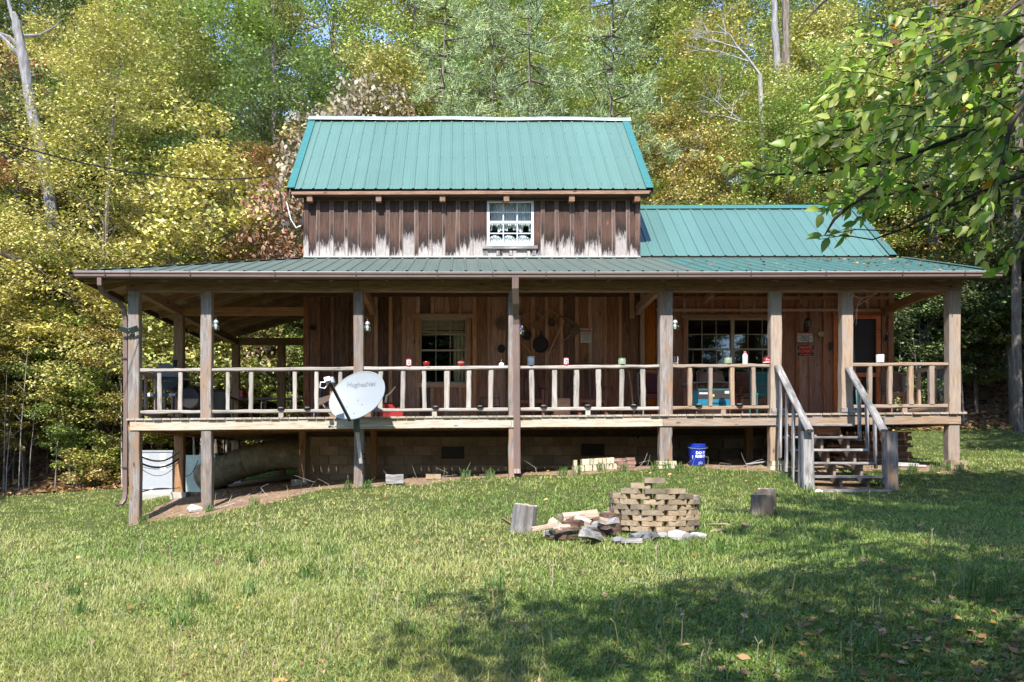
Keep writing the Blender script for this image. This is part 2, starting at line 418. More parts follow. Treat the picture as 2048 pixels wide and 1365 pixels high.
def tps_fit(P, lam=.08):
    A = P[:, :2]; n = len(P); r2 = ((A[:, None] - A[None]) ** 2).sum(-1)
    K = np.where(r2 > 0, .5 * r2 * np.log(r2 + 1e-12), 0) + lam * np.eye(n)
    Q = np.c_[np.ones(n), A]; M_ = np.block([[K, Q], [Q.T, np.zeros((3, 3))]])
    return np.linalg.solve(M_, np.r_[P[:, 2], 0, 0, 0])
TPS = tps_fit(CP)
def ground(x, y):
    x = np.atleast_1d(np.asarray(x, float)); y = np.atleast_1d(np.asarray(y, float))
    xc = np.clip(x, -15, 17); yc = np.clip(y, 0, 25.5)
    shp = xc.shape; q = np.c_[xc.ravel(), yc.ravel()]
    out = np.empty(len(q))
    for i in range(0, len(q), 20000):
        qq = q[i:i + 20000]; r2 = ((qq[:, None] - CP[None, :, :2]) ** 2).sum(-1)
        K = np.where(r2 > 0, .5 * r2 * np.log(r2 + 1e-12), 0)
        out[i:i + 20000] = K @ TPS[:-3] + TPS[-3] + qq @ TPS[-2:]
    z = out.reshape(shp)
    dy = np.clip(y - 25, 0, 65); z = z + .44 * dy * np.clip(dy / 4, 0, 1) 
    lx = np.clip(-15 - x, 0, 60); z = z + .18 * lx
    rx = np.clip(x - 18, 0, 60); z = z + .10 * rx
    rough = np.sin(x * .9 + 1.3 * np.sin(y * .5)) * np.sin(y * .7 + np.sin(x * .4)) * .25 * np.clip(dy / 8, 0, 1)
    fine = (np.sin(x * 2.3 + 1.1) * np.sin(y * 2.7 + .4 * np.sin(x * 3)) + .5 * np.sin(x * 5.1) * np.sin(y * 4.3)) * .012
    return z + rough + fine
def gz(x, y): return float(ground(x, y)[0])
def axis(parts):
    o = []
    for a, b, s in parts: o += list(np.arange(a, b, s))
    return np.array(o + [parts[-1][1]])
gx = axis([(-160, -40, 10), (-40, -18, 1.5), (-18, 20, .2), (20, 44, 1.5), (44, 164, 10)])
gy = axis([(-70, -10, 6), (-10, 0, 1), (0, 28, .2), (28, 60, .8), (60, 260, 8)])
GX, GY = np.meshgrid(gx, gy); GZ = ground(GX.ravel(), GY.ravel()).reshape(GX.shape)
def dirtmask(x, y):
    n = np.sin(x * 1.9) * .16 + np.sin(x * 4.7 + 1) * .08
    front = np.clip((y - (14.62 + n * 1.6 - .30 * np.clip((-x - 2) / 3, 0, 1))) / .5, 0, 1)
    back = np.clip((22.2 - y) / .8, 0, 1)
    inx = np.clip((x + 6.3) / .5, 0, 1) * np.clip((9.6 - x) / .9, 0, 1)
    steps = np.clip(1.2 - np.abs(x - 6.4) / .8, 0, 1) * np.clip((y - 13.3) / .3, 0, 1) * np.clip((15.2 - y) / .3, 0, 1)
    return np.clip(np.maximum(front * back * inx, steps * .9), 0, 1)
def edge(x): return np.interp(x, [-30, -14, -10, -5, 0, 8, 14, 30], [16, 23, 24.6, 25.5, 25.5, 25.5, 26.5, 24]) 
def littermask(x, y):
    a = np.clip((y - edge(x)) / .8, 0, 1); b = np.clip((-14.5 - x) / 1.5, 0, 1) * (y > 8); c = np.clip((x - 20) / 3, 0, 1)
    corner = np.clip((x - 2.3 - (6.5 - y) * -.2) / 2.5, 0, 1) * np.clip((6.8 - y) / 2, 0, 1) * .5
    return np.clip(np.maximum.reduce([a, b, c, corner]), 0, 1)
ny_, nx_ = GX.shape
me = bpy.data.meshes.new('ground')
V = np.c_[GX.ravel(), GY.ravel(), GZ.ravel()]
idx = np.arange(ny_ * nx_).reshape(ny_, nx_)
Q = np.stack([idx[:-1, :-1], idx[:-1, 1:], idx[1:, 1:], idx[1:, :-1]], -1).reshape(-1, 4)
me.vertices.add(len(V)); me.vertices.foreach_set('co', V.astype(np.float32).ravel())
me.loops.add(Q.size); me.loops.foreach_set('vertex_index', Q.astype(np.int32).ravel())
me.polygons.add(len(Q)); me.polygons.foreach_set('loop_start', np.arange(0, Q.size, 4, dtype=np.int32))
me.polygons.foreach_set('use_smooth', np.ones(len(Q), bool)); me.update(calc_edges=True)
for nm, fn in (('dirt', dirtmask), ('litter', littermask)):
    a = me.attributes.new(nm, 'FLOAT', 'POINT'); a.data.foreach_set('value', fn(V[:, 0], V[:, 1]).astype(np.float32))
t = NT('lawn_and_forest_soil'); pos = t.n('NewGeometry').outputs['Position']
n1 = t.noise(pos, .9, 6, .6); n2 = t.noise(pos, 7, 6, .65); n3 = t.noise(pos, 38, 4, .7)
lawn = t.ramp(n2, [(.3, (.045, .060, .016)), (.5, (.075, .095, .028)), (.7, (.13, .125, .055))])
soil = t.ramp(n2, [(.3, (.17, .105, .065)), (.5, (.28, .19, .125)), (.7, (.38, .28, .20))])
soil = t.mix(t.mapr(n3, .5, .7, 0, .5), soil, (.10, .065, .045))
vo = t.n('TexVoronoi', {'Vector': pos, 'Scale': 9}).outputs
lit = t.ramp(t.n('SeparateColor', {0: vo['Color']}).outputs[0], [(.0, (.09, .05, .03)), (.4, (.19, .105, .06)), (.7, (.29, .17, .10)), (1, (.36, .25, .16))])
lit = t.mix(t.mapr(n3, .45, .65, 0, .6), lit, (.03, .019, .012))
dm = t.n('Attribute', attribute_name='dirt').outputs['Fac']; lm = t.n('Attribute', attribute_name='litter').outputs['Fac']
dmm = t.mapr(t.math('ADD', dm, t.math('MULTIPLY', t.math('SUBTRACT', n2, .5), .9)), .4, .6)
c = t.mix(dmm, lawn, soil)
lmm = t.mapr(t.math('ADD', lm, t.math('MULTIPLY', t.math('SUBTRACT', n2, .5), .8)), .35, .6)
c = t.mix(lmm, c, lit)
t.set(Base_Color=c, Roughness=.95, Specular_IOR_Level=.1, Normal=t.bump(t.math('ADD', n2, n3), .7, .05))
me.materials.append(t.mat)
go = bpy.data.objects.new('ground', me); link(go); tag(go, kind='structure')
# ------------------------------------------------------------------ the cabin
WY, FY = 17.45, 15.0                         # wall plane, porch front plane
def DZ(x): return .80 + .0078 * (x + 5.97)   # the deck runs slightly uphill to the right
def ZE(y): return 3.386 + (y - 14.5) * .3281 # porch roof surface
XL, XR_, MXL, MXR, WXR = -6.81, 9.55, -3.30, 3.85, 9.25
cabin = thing('cabin', (0, WY, -.3), 'two-part brown board cabin with teal metal roofs and a long open porch', 'cabin')
# backing shell with openings: part "wall"; boards and battens are its sub-parts
HOLES = [(-.83, .15, 1.686, 3.07), (4.856, 6.82, 1.686, 3.07), (.60, 1.59, 4.62, 5.59), (8.02, 8.93, .93, 3.08)]
def holes_rects(x0, x1, z0, z1, holes):
    xs = sorted({x0, x1} | {h[0] for h in holes} | {h[1] for h in holes}); zs = sorted({z0, z1} | {h[2] for h in holes} | {h[3] for h in holes})
    xs = [x for x in xs if x0 <= x <= x1]; zs = [z for z in zs if z0 <= z <= z1]; out = []
    for a, b in zip(xs, xs[1:]):
        for c, d in zip(zs, zs[1:]):
            mx, mz = (a + b) / 2, (c + d) / 2
            if not any(h[0] < mx < h[1] and h[2] < mz < h[3] for h in holes): out.append((a, b, c, d))
    return out
m = MB()
for a, b, c, d in holes_rects(MXL, MXR, .55, 5.70, HOLES) + holes_rects(MXR, WXR, .6, 4.40, HOLES):
    m.box(((a + b) / 2, WY + .02, (c + d) / 2), (b - a, .04, d - c))
m.box((MXL + .02, 19.73, 3.1), (.04, 4.48, 5.2)); m.box((MXR - .02, 19.73, 3.1), (.04, 4.48, 5.2)); m.box((.275, 21.99, 3.1), (7.15, .04, 5.2))
m.box((WXR - .02, 19.3, 2.5), (.04, 3.6, 3.8)); m.box((6.55, 21.08, 2.5), (5.4, .04, 3.8))
m.box((.275, 19.7, .6), (7.07, 4.4, .06)); m.box((6.55, 19.3, .62), (5.3, 3.5, .06)); m.box((.275, 19.7, 4.0), (7.07, 4.4, .06))
for xx in (MXL, MXR - .04): m.prism([(xx, WY, 5.7), (xx, 21.99, 5.7), (xx, 19.72, 8.15)], (1, 0, 0), .04)
m.prism([(WXR - .04, WY, 4.4), (WXR - .04, 21.07, 4.4), (WXR - .04, 19.26, 5.92)], (1, 0, 0), .04)
wall = m.world('wall', W_TRIM, cabin, (0, WY, 1))

def vboards(x0, x1, z0, z1, bmat, cmat, pitch, bw, holes, jit=.02, battens=True, zj=.0, skipb=()):
    x = x0; k = 0
    while x < x1 - .04:
        p = pitch * random.uniform(.93, 1.07); xe = min(x + p, x1)
        if x1 - xe < .12: xe = x1
        segs = [(x, xe, z0 - random.uniform(0, zj), z1)]
        for h in holes:
            ns = []
            for a, b, c, d in segs:
                if b <= h[0] or a >= h[1] or d <= h[2] or c >= h[3]: ns.append((a, b, c, d)); continue
                if h[2] - c > .02: ns.append((a, b, c, h[2]))
                if d - h[3] > .02: ns.append((a, b, h[3], d))
                if h[0] - a > .02: ns.append((a, h[0], h[2], h[3]))
                if b - h[1] > .02: ns.append((h[1], b, h[2], h[3]))
            segs = ns
        mt = bmat(x) if callable(bmat) else bmat
        for a, b, c, d in segs:
            plank('board', ((a + b) / 2, WY - .013 + random.uniform(-.003, .003), c), ((a + b) / 2 + random.uniform(-.003, .003), WY - .013, d), b - a - (.008 if z0 > 4 else .016), .022, mt, wall, wd=(1, 0, 0), bev=.003)
        if battens and x > x0 + .05:
            w = bw * random.uniform(.85, 1.15); bz = [(z0 - random.uniform(0, zj), z1 - .02)]
            for h in holes:
                if x + w / 2 > h[0] - .1 and x - w / 2 < h[1] + .1:
                    nb = []
                    for c, d in bz:
                        if d <= h[2] - .1 or c >= h[3] + .1: nb.append((c, d)); continue
                        if h[2] - .1 - c > .05: nb.append((c, h[2] - .1))
                        if d - h[3] - .1 > .05: nb.append((h[3] + .1, d))
                    bz = nb
            mc = cmat(x) if callable(cmat) else cmat
            for c, d in bz:
                plank('batten', (x + random.uniform(-.008, .008), WY - .042, c), (x + random.uniform(-.012, .012), WY - .040, d), w, .034, mc, wall, wd=(1, 0, 0), bev=.011, wob=.003, seg=4, edge=W_EDGE if z0 > 4 else None)
        x = xe; k += 1
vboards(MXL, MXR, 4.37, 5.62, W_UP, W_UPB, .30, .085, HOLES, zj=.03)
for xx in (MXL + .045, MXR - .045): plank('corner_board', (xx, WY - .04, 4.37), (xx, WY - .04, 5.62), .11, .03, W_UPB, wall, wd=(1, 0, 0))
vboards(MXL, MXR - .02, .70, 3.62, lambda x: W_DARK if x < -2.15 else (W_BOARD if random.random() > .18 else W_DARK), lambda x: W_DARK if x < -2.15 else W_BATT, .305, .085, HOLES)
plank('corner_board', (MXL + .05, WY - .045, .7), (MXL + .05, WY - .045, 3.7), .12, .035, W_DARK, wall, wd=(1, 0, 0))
plank('orange_board', (4.07, WY - .02, .72), (4.07, WY - .02, 3.42), .24, .03, W_ORANGE, wall, wd=(1, 0, 0))
plank('corner_board', (3.90, WY - .05, .72), (3.90, WY - .05, 3.62), .09, .08, W_BATT, wall, wd=(1, 0, 0))
vboards(4.2, WXR, .72, 3.80, W_RED, W_RED, .30, .08, HOLES)
plank('corner_board', (WXR - .06, WY - .05, .72), (WXR - .06, WY - .05, 3.8), .12, .035, W_RED, wall, wd=(1, 0, 0))
plank('ledger_board', (MXL, WY - .06, 3.60), (MXR, WY - .06, 3.60), .16, .05, W_TRIM, wall, wd=(0, 0, 1))
plank('ledger_board', (4.2, WY - .055, 3.50), (WXR, WY - .055, 3.50), .07, .04, W_RED, wall, wd=(0, 0, 1))
plank('ledger_board', (4.2, WY - .055, 3.24), (WXR - .3, WY - .055, 3.24), .06, .036, W_BATT, wall, wd=(0, 0, 1))
for i in range(12):   # boards on the left side wall, seen from a step aside
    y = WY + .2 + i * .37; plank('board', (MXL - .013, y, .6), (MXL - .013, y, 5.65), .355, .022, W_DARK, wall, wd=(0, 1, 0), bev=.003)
for i in range(9):
    y = WY + .2 + i * .4; plank('board', (WXR + .013, y, .7), (WXR + .013, y, 4.4 if i in (0, 8) else 4.9), .385, .022, W_RED, wall, wd=(0, 1, 0), bev=.003)

# ---- foundation: concrete blocks left, rough stone blocks right
fm = MB()
fm.box((.5, WY + .16, -.0), (7.5, .16, 1.15)); fm.box((MXL + .1, 19.8, -.2), (.16, 4.3, 1.5)); fm.box((6.8, WY + .5, .1), (5.0, .2, 1.05)); fm.box((WXR - .12, 19.3, .1), (.2, 3.3, 1.1))
found = fm.world('foundation', M_MORT, cabin, (0, WY, 0))
z = .545; r = 0
while z > -.75:
    x = -3.18 - (.2 if r % 2 else 0)
    while x < 4.2:
        a, b = max(x, -3.2), min(x + .395, 4.25)
        if z > gz((a + b) / 2, WY) - .1 and b - a > .06:
            MB().box((0, 0, 0), (b - a - .008, .03 + random.uniform(0, .006), .19)).build('block', M_BLOCK, found, T((a + b) / 2, WY + .068, z - .1))
        x += .40
    z -= .2; r += 1
z = .52; r = 0
while z > -.3:
    x = 4.35 - (.25 if r % 2 else 0)
    while x < 9.1:
        w = random.uniform(.38, .55); a, b = max(x, 4.3), min(x + w, 9.2)
        if b - a > .1:
            mb = MB(); mb.box((0, 0, 0), (b - a - .03, .05, .2)); mb.v = [(p[0] + random.uniform(-.01, .01), p[1] + random.uniform(-.012, .012), p[2] + random.uniform(-.01, .01)) for p in mb.v]
            mb.build('stone_block', M_BLOCKD, found, T((a + b) / 2, WY + .38, z - .11))
        x += w + .01
    z -= .23; r += 1
def vent(x, z, w=.46, h=.23):
    v = MB().box((0, -.02, 0), (w, .02, h)).build('vent', M_BLACK, cabin, T(x, WY + .04, z))
    f = MB()
    for s in (-1, 1): f.box((s * w / 2, -.035, 0), (.025, .02, h + .03)); f.box((0, -.035, s * h / 2), (w, .02, .025))
    f.build('vent_frame', M_BRONZE, v, T(x, WY + .04, z))
    for i in range(5): MB().box((0, -.034, -h / 2 + .035 + i * .04), (w - .03, .012, .010)).build('vent_slat', M_BRONZE, v, T(x, WY + .04, z))
vent(X(906, WY), Z(906, WY)); vent(X(1186, WY), Z(900, WY))

# ---- windows
def window(x0, x1, z0, z1, frame, fw, cols, rail_z, units=1, y=WY, rows=2, mw=.014, top_muntin=None, lace=False):
    f = MB(); yy = y + .015
    f.box(((x0 + x1) / 2, yy, z1 - fw / 2), (x1 - x0, .07, fw)); f.box(((x0 + x1) / 2, yy, z0 + fw / 2), (x1 - x0, .07, fw))
    for xx in (x0 + fw / 2, x1 - fw / 2): f.box((xx, yy, (z0 + z1) / 2), (fw, .07, z1 - z0 - 2 * fw))
    if units == 2: f.box(((x0 + x1) / 2, yy, (z0 + z1) / 2), (.07, .07, z1 - z0 - 2 * fw))
    w = f.world('window', frame, cabin, (x0, y, z0))
    uw = (x1 - x0) / units
    for u in range(units):
        a = x0 + u * uw + (fw if u == 0 else .035); b = x0 + (u + 1) * uw - (fw if u == units - 1 else .035)
        MB().box(((a + b) / 2, yy + .0, rail_z), (b - a, .05, .05 if frame is M_WHITE else .035)).world('meeting_rail', frame, w, (a, y, rail_z))
        for (c, d, rz, yo) in ((rail_z + .02, z1 - fw, True, .022), (z0 + fw, rail_z - .02, True, -.002)):
            pw = (b - a) / cols; ph = (d - c) / rows
            for i in range(cols):
                for j in range(rows):
                    MB().box((a + pw * (i + .5), yy + yo, c + ph * (j + .5)), (pw - .001, .004, ph - .001)).world('pane', M_GLASS, w)
            for i in range(1, cols): MB().box((a + pw * i, yy + yo - .006, (c + d) / 2), (mw, .012, d - c)).world('muntin', frame, w)
            for j in range(1, rows): MB().box(((a + b) / 2, yy + yo - .0065, c + ph * j), (b - a, .011, mw)).world('muntin', frame, w)
    return w
w1 = window(-.83, .15, 1.686, 3.07, M_CREAM, .028, 3, Z(701, WY))
w2 = window(4.856, 6.82, 1.686, 3.07, M_CREAM, .032, 3, Z(699, WY), 2)
w3 = window(.595, 1.595, 4.615, 5.60, M_WHITE, .055, 3, Z(445, WY), mw=.022)
def casing(par, x0, x1, z0, z1, w, mat, th=.03):
    plank('casing', (x0 - w - .04, WY - .05, z1 + w / 2), (x1 + w + .06, WY - .05, z1 + w / 2), w, th, mat, par, wd=(0, 0, 1))
    plank('sill', (x0 - w, WY - .05, z0 - w / 2), (x1 + w, WY - .05, z0 - w / 2), w, th, mat, par, wd=(0, 0, 1))
    for xx in (x0 - w / 2, x1 + w / 2): plank('casing', (xx, WY - .048, z0), (xx, WY - .048, z1), w, th, mat, par, wd=(1, 0, 0))
casing(w1, -.83, .15, 1.686, 3.07, .095, W_BATT); casing(w2, 4.856, 6.82, 1.686, 3.07, .08, W_RED)
plank('sill', (.50, WY - .06, 4.57), (1.67, WY - .06, 4.57), .075, .07, W_GREY, w3, wd=(0, 0, 1))
for xx in (.56, .83, 1.10, 1.60): plank('sill_block', (xx, WY - .045, 4.40), (xx, WY - .045, 4.53), .075, .03, W_GREY, w3, wd=(1, 0, 0))
# blinds and curtain behind the porch window
bm_ = MB()
for i in range(10): bm_.box((-.36, WY + .10, 3.04 - i * .028 - (0 if i < 8 else .01)), (.93, .02, .019))
bm_.prism([(-.82, WY + .09, 2.78), (.13, WY + .09, 2.70), (.13, WY + .09, 2.76), (-.82, WY + .09, 2.83)], (0, 1, 0), .02)
bm_.world('blind', M_BLIND, w1)
cm = MB(); pts = [(-.12 + i * .02, WY + .16 + .02 * math.sin(i * 1.7)) for i in range(13)]
for (a, b), (c, d) in zip(pts, pts[1:]): cm.add([(a, b, 1.7), (c, d, 1.7), (c, d, 2.74), (a, b, 2.74), (a, b + .01, 1.7), (c, d + .01, 1.7), (c, d + .01, 2.74), (a, b + .01, 2.74)], [(0, 1, 2, 3), (7, 6, 5, 4)])
cm.world('curtain', M_BLIND, w1)
# scalloped lace curtains upstairs
def lace(x0, x1, ztop, zf, n=40, y=WY + .09):
    mb = MB(); V_ = []
    for i in range(n + 1):
        u = x0 + (x1 - x0) * i / n; yy = y + .018 * math.sin(i * 1.9) + .01 * math.sin(i * .7)
        V_ += [(u, yy, ztop), (u, yy, zf(u))]
    mb.add(V_, [(2 * i, 2 * i + 1, 2 * i + 3, 2 * i + 2) for i in range(n)]); return mb.world('curtain', M_LACE, w3)
lace(.66, 1.54, 5.56, lambda u: 5.18 + .0 * u, 60, WY + .14)
lace(.66, 1.54, 5.12, lambda u: 4.92 + .06 * abs(math.sin((u - .6) * 13)) + (.09 if int((u - .6) * 9) % 3 == 1 else 0), 60)
lace(.66, 1.56, 4.66, lambda u: 4.80 + .07 * abs(math.sin((u - .62) * 10.5)), 60)

# ---- door
dx0, dx1, dz0, dz1 = 7.965, 8.965, DZ(8.4) + .02, 3.14
fr = MB()
fr.box(((dx0 + dx1) / 2, WY - .05, dz1 - .045), (dx1 - dx0, .04, .09))
for xx in (dx0 + .045, dx1 - .045): fr.box((xx, WY - .05, (dz0 + dz1 - .09) / 2), (.09, .04, dz1 - .09 - dz0))
door = fr.world('door', M_ORANGEP, cabin, (dx0, WY, dz0))
MB().box(((dx0 + dx1) / 2, WY - .02, (dz0 + dz1) / 2), (.84, .01, dz1 - dz0 - .1)).world('screen', M_SCREEN, door)
MB().box(((dx0 + dx1) / 2, WY - .045, 1.86), (.82, .03, .09)).world('cross_rail', M_ORANGEP, door)
MB().box(((dx0 + dx1) / 2, WY - .045, dz0 + .08), (.82, .03, .13)).world('kick_rail', M_ORANGEP, door)
MB().box(((dx0 + dx1) / 2 + .06, WY - .045, 1.43), (.05, .03, .72)).world('centre_stile', M_ORANGEP, door)
MB().lathe([(.0, 0), (.022, .01), (.022, .03), (0, .04)], 10, Mx=Matrix.Rotation(R(90), 4, 'X')).build('handle', M_BRASS, door, T(dx0 + .07, WY - .08, 1.95))
plank('door_trim', (dx0 - .02, WY - .045, dz1 + .05), (dx1 + .05, WY - .045, dz1 + .05), .08, .03, W_RED, door, wd=(0, 0, 1))

# ---- metal roofs
def panel_field(parent, mat, O, U, Vv, Nn, ulen, vtop, vbot=lambda u: 0.0, per=3, sp=.262, u_start=0.0, matf=None, rise=.02, overlap=.0):
    O, U, Vv, Nn = Vector(O), Vector(U).normalized(), Vector(Vv).normalized(), Vector(Nn).normalized()
    u = u_start; W_ = per * sp
    prof = []
    for k in range(per):
        b = k * sp
        prof += [(b - .028, 0), (b - .014, rise), (b + .014, rise), (b + .028, 0), (b + .082, 0), (b + .090, .004), (b + .098, 0), (b + .165, 0), (b + .173, .004), (b + .181, 0)]
    prof.append((W_ - .028, 0))
    while u < ulen - .03:
        vs = []; fs = []
        pr = [(min(max(u + a, 0), ulen), h) for a, h in prof if u + a < ulen + .001]
        if u + W_ > ulen: pr.append((ulen, 0))
        if len(pr) > 1:
            for a, h in pr:
                for v in (vbot(a), max(vtop(a), vbot(a) + .001)): vs.append(O + U * a + Vv * v + Nn * h)
            for i in range(len(pr) - 1): fs.append((2 * i, 2 * i + 2, 2 * i + 3, 2 * i + 1))
            mm = matf(u) if matf else mat
            MB().add(vs, fs).world('roof_panel', mm, parent)
        u += W_
def slab(name, mat, parent, P, th, nrm): return MB().prism(P, nrm, th).world(name, mat, parent)
# main roof
EY, EZ, RY, RZ = 17.15, 5.735, 19.72, 8.26
sl_ = Vector((0, RY - EY, RZ - EZ)); SLEN = sl_.length; nrm = Vector((0, -(RZ - EZ), RY - EY)).normalized()
roof = MB().prism([(-3.55, EY + .03, EZ - .03), (4.02, EY + .03, EZ - .03), (4.02, RY, RZ - .06), (-3.55, RY, RZ - .06)], (0, .7, -.7), .035).prism(
    [(-3.55, RY * 2 - EY - .03, EZ - .03), (4.02, RY * 2 - EY - .03, EZ - .03), (4.02, RY, RZ - .06), (-3.55, RY, RZ - .06)], (0, -.7, -.7), .035).world('main_roof', W_TRIM, cabin, (0, EY, EZ))
panel_field(roof, M_ROOF, (-3.58, EY, EZ), (1, 0, 0), sl_, nrm, 7.63, lambda u: SLEN)
panel_field(roof, M_ROOF, (-3.58, 2 * RY - EY, EZ), (1, 0, 0), (0, -sl_.y, sl_.z), (0, sl_.z, sl_.y), 7.63, lambda u: SLEN)
rb = [(-3.62 + i * .3875, RY, RZ + .095 + .010 * math.sin(i * .9) * (i > 3) - i * .0016) for i in range(21)]
m = MB()
for (a, b) in zip(rb, rb[1:]):
    for s in (-1, 1):
        m.add([(a[0], RY, a[2]), (b[0], RY, b[2]), (b[0], RY + s * .13, b[2] - .115), (a[0], RY + s * .13, a[2] - .115), (a[0], RY + s * .135, a[2] - .13), (b[0], RY + s * .135, b[2] - .13)], [(0, 1, 2, 3), (3, 2, 5, 4)])
m.world('ridge_cap', M_RIDGE, roof)
def rake(parent, x, s, ey, ez, ry, rz, w=.15, mat=M_RAKE, both=True):
    for q in ((1, -1) if both else (1,)):
        e = Vector((x, ey if q == 1 else 2 * ry - ey, ez)); r_ = Vector((x, ry, rz)); n_ = Vector((0, -(rz - ez) * q, ry - ey)).normalized()
        P = [e + n_ * .024 - n_ * 0, r_ + n_ * .024, r_ + n_ * .024 - Vector((s * w, 0, 0)), e + n_ * .024 - Vector((s * w, 0, 0))]
        m = MB(); m.prism(P, n_, .006); m.prism([e + n_ * .024, r_ + n_ * .024, r_ - n_ * .13, e - n_ * .13], (s, 0, 0), .012); m.world('rake_trim', mat, parent)
rake(roof, -3.60, -1, EY - .01, EZ, RY, RZ); rake(roof, 4.07, 1, EY - .01, EZ, RY, RZ)
plank('fascia', (-3.57, EY + .02, EZ - .085), (4.03, EY + .02, EZ - .065), .07, .03, W_HEAD, roof, wd=(0, 0, 1), seg=6, wob=.004)
slab('soffit', W_TRIM, roof, [(-3.5, EY + .04, EZ - .12), (4.0, EY + .04, EZ - .12), (4.0, WY, EZ - .10), (-3.5, WY, EZ - .10)], .02, (0, 0, 1))
for i, px in enumerate((614, 752, 880, 1008, 1139, 1270)):
    x = X(px + 5, 17.2); plank('rafter_end', (x, EY + .05, 5.56), (x, WY + .1, 5.60), .115, .13, W_HEAD, roof, wd=(1, 0, 0))
plank('frieze_board', (MXL, WY - .06, 5.60), (MXR, WY - .06, 5.60), .07, .03, W_TRIM, wall, wd=(0, 0, 1))
for s, x in ((-1, -3.57), (1, 4.04)):
    plank('barge_board', (x - s * .03, EY + .02, EZ - .12), (x - s * .03, RY, RZ - .12), .14, .03, W_TRIM, roof, wd=(0, -.7, .7))
# wing roof
WRY, WRZ, WEZ = 19.26, 6.01, 4.40
sw = Vector((0, WRY - WY + .02, WRZ - WEZ)); nw = Vector((0, -sw.z, sw.y)).normalized()
wroof = MB().prism([(MXR + .01, WY + .02, WEZ - .02), (9.30, WY + .02, WEZ - .02), (9.30, WRY, WRZ - .05), (MXR + .01, WRY, WRZ - .05)], (0, .6, -.8), .03).prism(
    [(MXR + .01, 2 * WRY - WY, WEZ - .02), (9.30, 2 * WRY - WY, WEZ - .02), (9.30, WRY, WRZ - .05), (MXR + .01, WRY, WRZ - .05)], (0, -.6, -.8), .03).world('wing_roof', W_TRIM, cabin)
panel_field(wroof, M_ROOFW, (MXR + .0, WY - .02, WEZ), (1, 0, 0), sw, nw, 5.46, lambda u: sw.length, sp=.262)
panel_field(wroof, M_ROOFW, (MXR + .0, 2 * WRY - WY, WEZ), (1, 0, 0), (0, -sw.y, sw.z), (0, sw.z, sw.y), 5.46, lambda u: sw.length)
m = MB()
for s in (-1, 1): m.prism([(MXR + .02, WRY, WRZ + .045), (9.33, WRY, WRZ + .06), (9.33, WRY + s * .13, WRZ - .05), (MXR + .02, WRY + s * .13, WRZ - .065)], (0, s * .3, -1), .01)
m.world('ridge_cap', M_RAKE, wroof)
rake(wroof, 9.32, 1, WY - .03, WEZ, WRY, WRZ, mat=M_ROOFP)
m = MB()
for rr, (ox, ey, ez, rv, L, ln) in enumerate(((-3.58, EY, EZ, sl_, SLEN, 29), (MXR, WY, WEZ, sw, sw.length, 21))):
    for fz in ((.06, .42, .78) if rr == 0 else (.08, .7)):
        for i in range(ln):
            nn = nrm if rr == 0 else nw; p = Vector((ox + i * .262 + .045, ey, ez)) + rv * fz + nn * .004
            m.box(p, (.018, .018, .012))
m.world('roof_screws', M_SCREW, roof)['kind'] = 'stuff'

# porch roof (front slope, hipped at the left; left slope)
proof = None
def hipu(x): return (x - XL) / (MXL - XL) * (WY - 14.5)      # run available on the front slope at x, metres of y
q = math.hypot(1, .3281)
P0 = [(XL, 14.5, 3.34), (XR_, 14.5, 3.34), (XR_, WY, ZE(WY) - .046), (MXL, WY, ZE(WY) - .046)]
psl = MB(); bw = .245; v = 0.0
proof = MB().prism([(XL + .1, 14.53, 3.345), (XR_ - .02, 14.53, 3.345), (XR_ - .02, WY, ZE(WY) - .036), (MXL, WY, ZE(WY) - .036)], (0, 0, -1), .004).world('porch_roof', W_RAFT, cabin)
while v < WY - 14.55:
    a, b = 14.54 + v, min(14.54 + v + bw - .008, WY)
    xa, xb = XL + .08 + (a - 14.5) * (MXL - XL) / (WY - 14.5), XL + .08 + (b - 14.5) * (MXL - XL) / (WY - 14.5)
    MB().prism([(xa, a, ZE(a) - .045), (XR_ - .03, a, ZE(a) - .045), (XR_ - .03, b, ZE(b) - .045), (xb, b, ZE(b) - .045)], (0, .3, -1), .02).world('sheathing_board', W_RAFT, proof)
    v += bw
slx = (ZE(WY) - 3.386) / (MXL - XL)                          # slope of the left plane
def ZLx(x): return 3.386 + (x - XL) * slx
YB = 22.35
v = 0.0
while v < MXL - XL - .05:
    a, b = XL + .05 + v, min(XL + .05 + v + bw - .008, MXL)
    ya, yb = 14.56 + (a - XL) * (WY - 14.5) / (MXL - XL), 14.56 + (b - XL) * (WY - 14.5) / (MXL - XL)
    MB().prism([(a, ya, ZLx(a) - .045), (b, yb, ZLx(b) - .045), (b, YB, ZLx(b) - .045), (a, YB, ZLx(a) - .045)], (.3, 0, -1), .02).world('sheathing_board', W_RAFT, proof)
    v += bw
panel_field(proof, M_ROOFG, (XL, 14.5, 3.386), (1, 0, 0), (0, 1, .3281), (0, -.3281, 1), XR_ - XL, lambda u: min((WY - 14.5), u * (WY - 14.5) / (MXL - XL)) * q, sp=.262,
            matf=lambda u: M_ROOFG if u + XL < 3.6 else M_ROOFP, u_start=.12)
panel_field(proof, M_ROOFG, (XL, YB, 3.386), (0, -1, 0), (1, 0, slx), (-slx, 0, 1), YB - 14.5, lambda u: max(.01, min((MXL - XL), (YB - u - 14.5) * (MXL - XL) / (WY - 14.5))) * math.hypot(1, slx))
hd = Vector((MXL - XL, WY - 14.5, ZE(WY) - 3.386))
hc = MB(); a = Vector((XL, 14.5, 3.41)); b = a + hd
for s in ((-.12, .1), (.1, -.12)): hc.prism([a, b, b + Vector((s[0] * -1, s[1] * -1, -.02)), a + Vector((s[0] * -1, s[1] * -1, -.02))], (0, 0, -1), .005)
hc.world('hip_cap', M_ROOFG, proof)
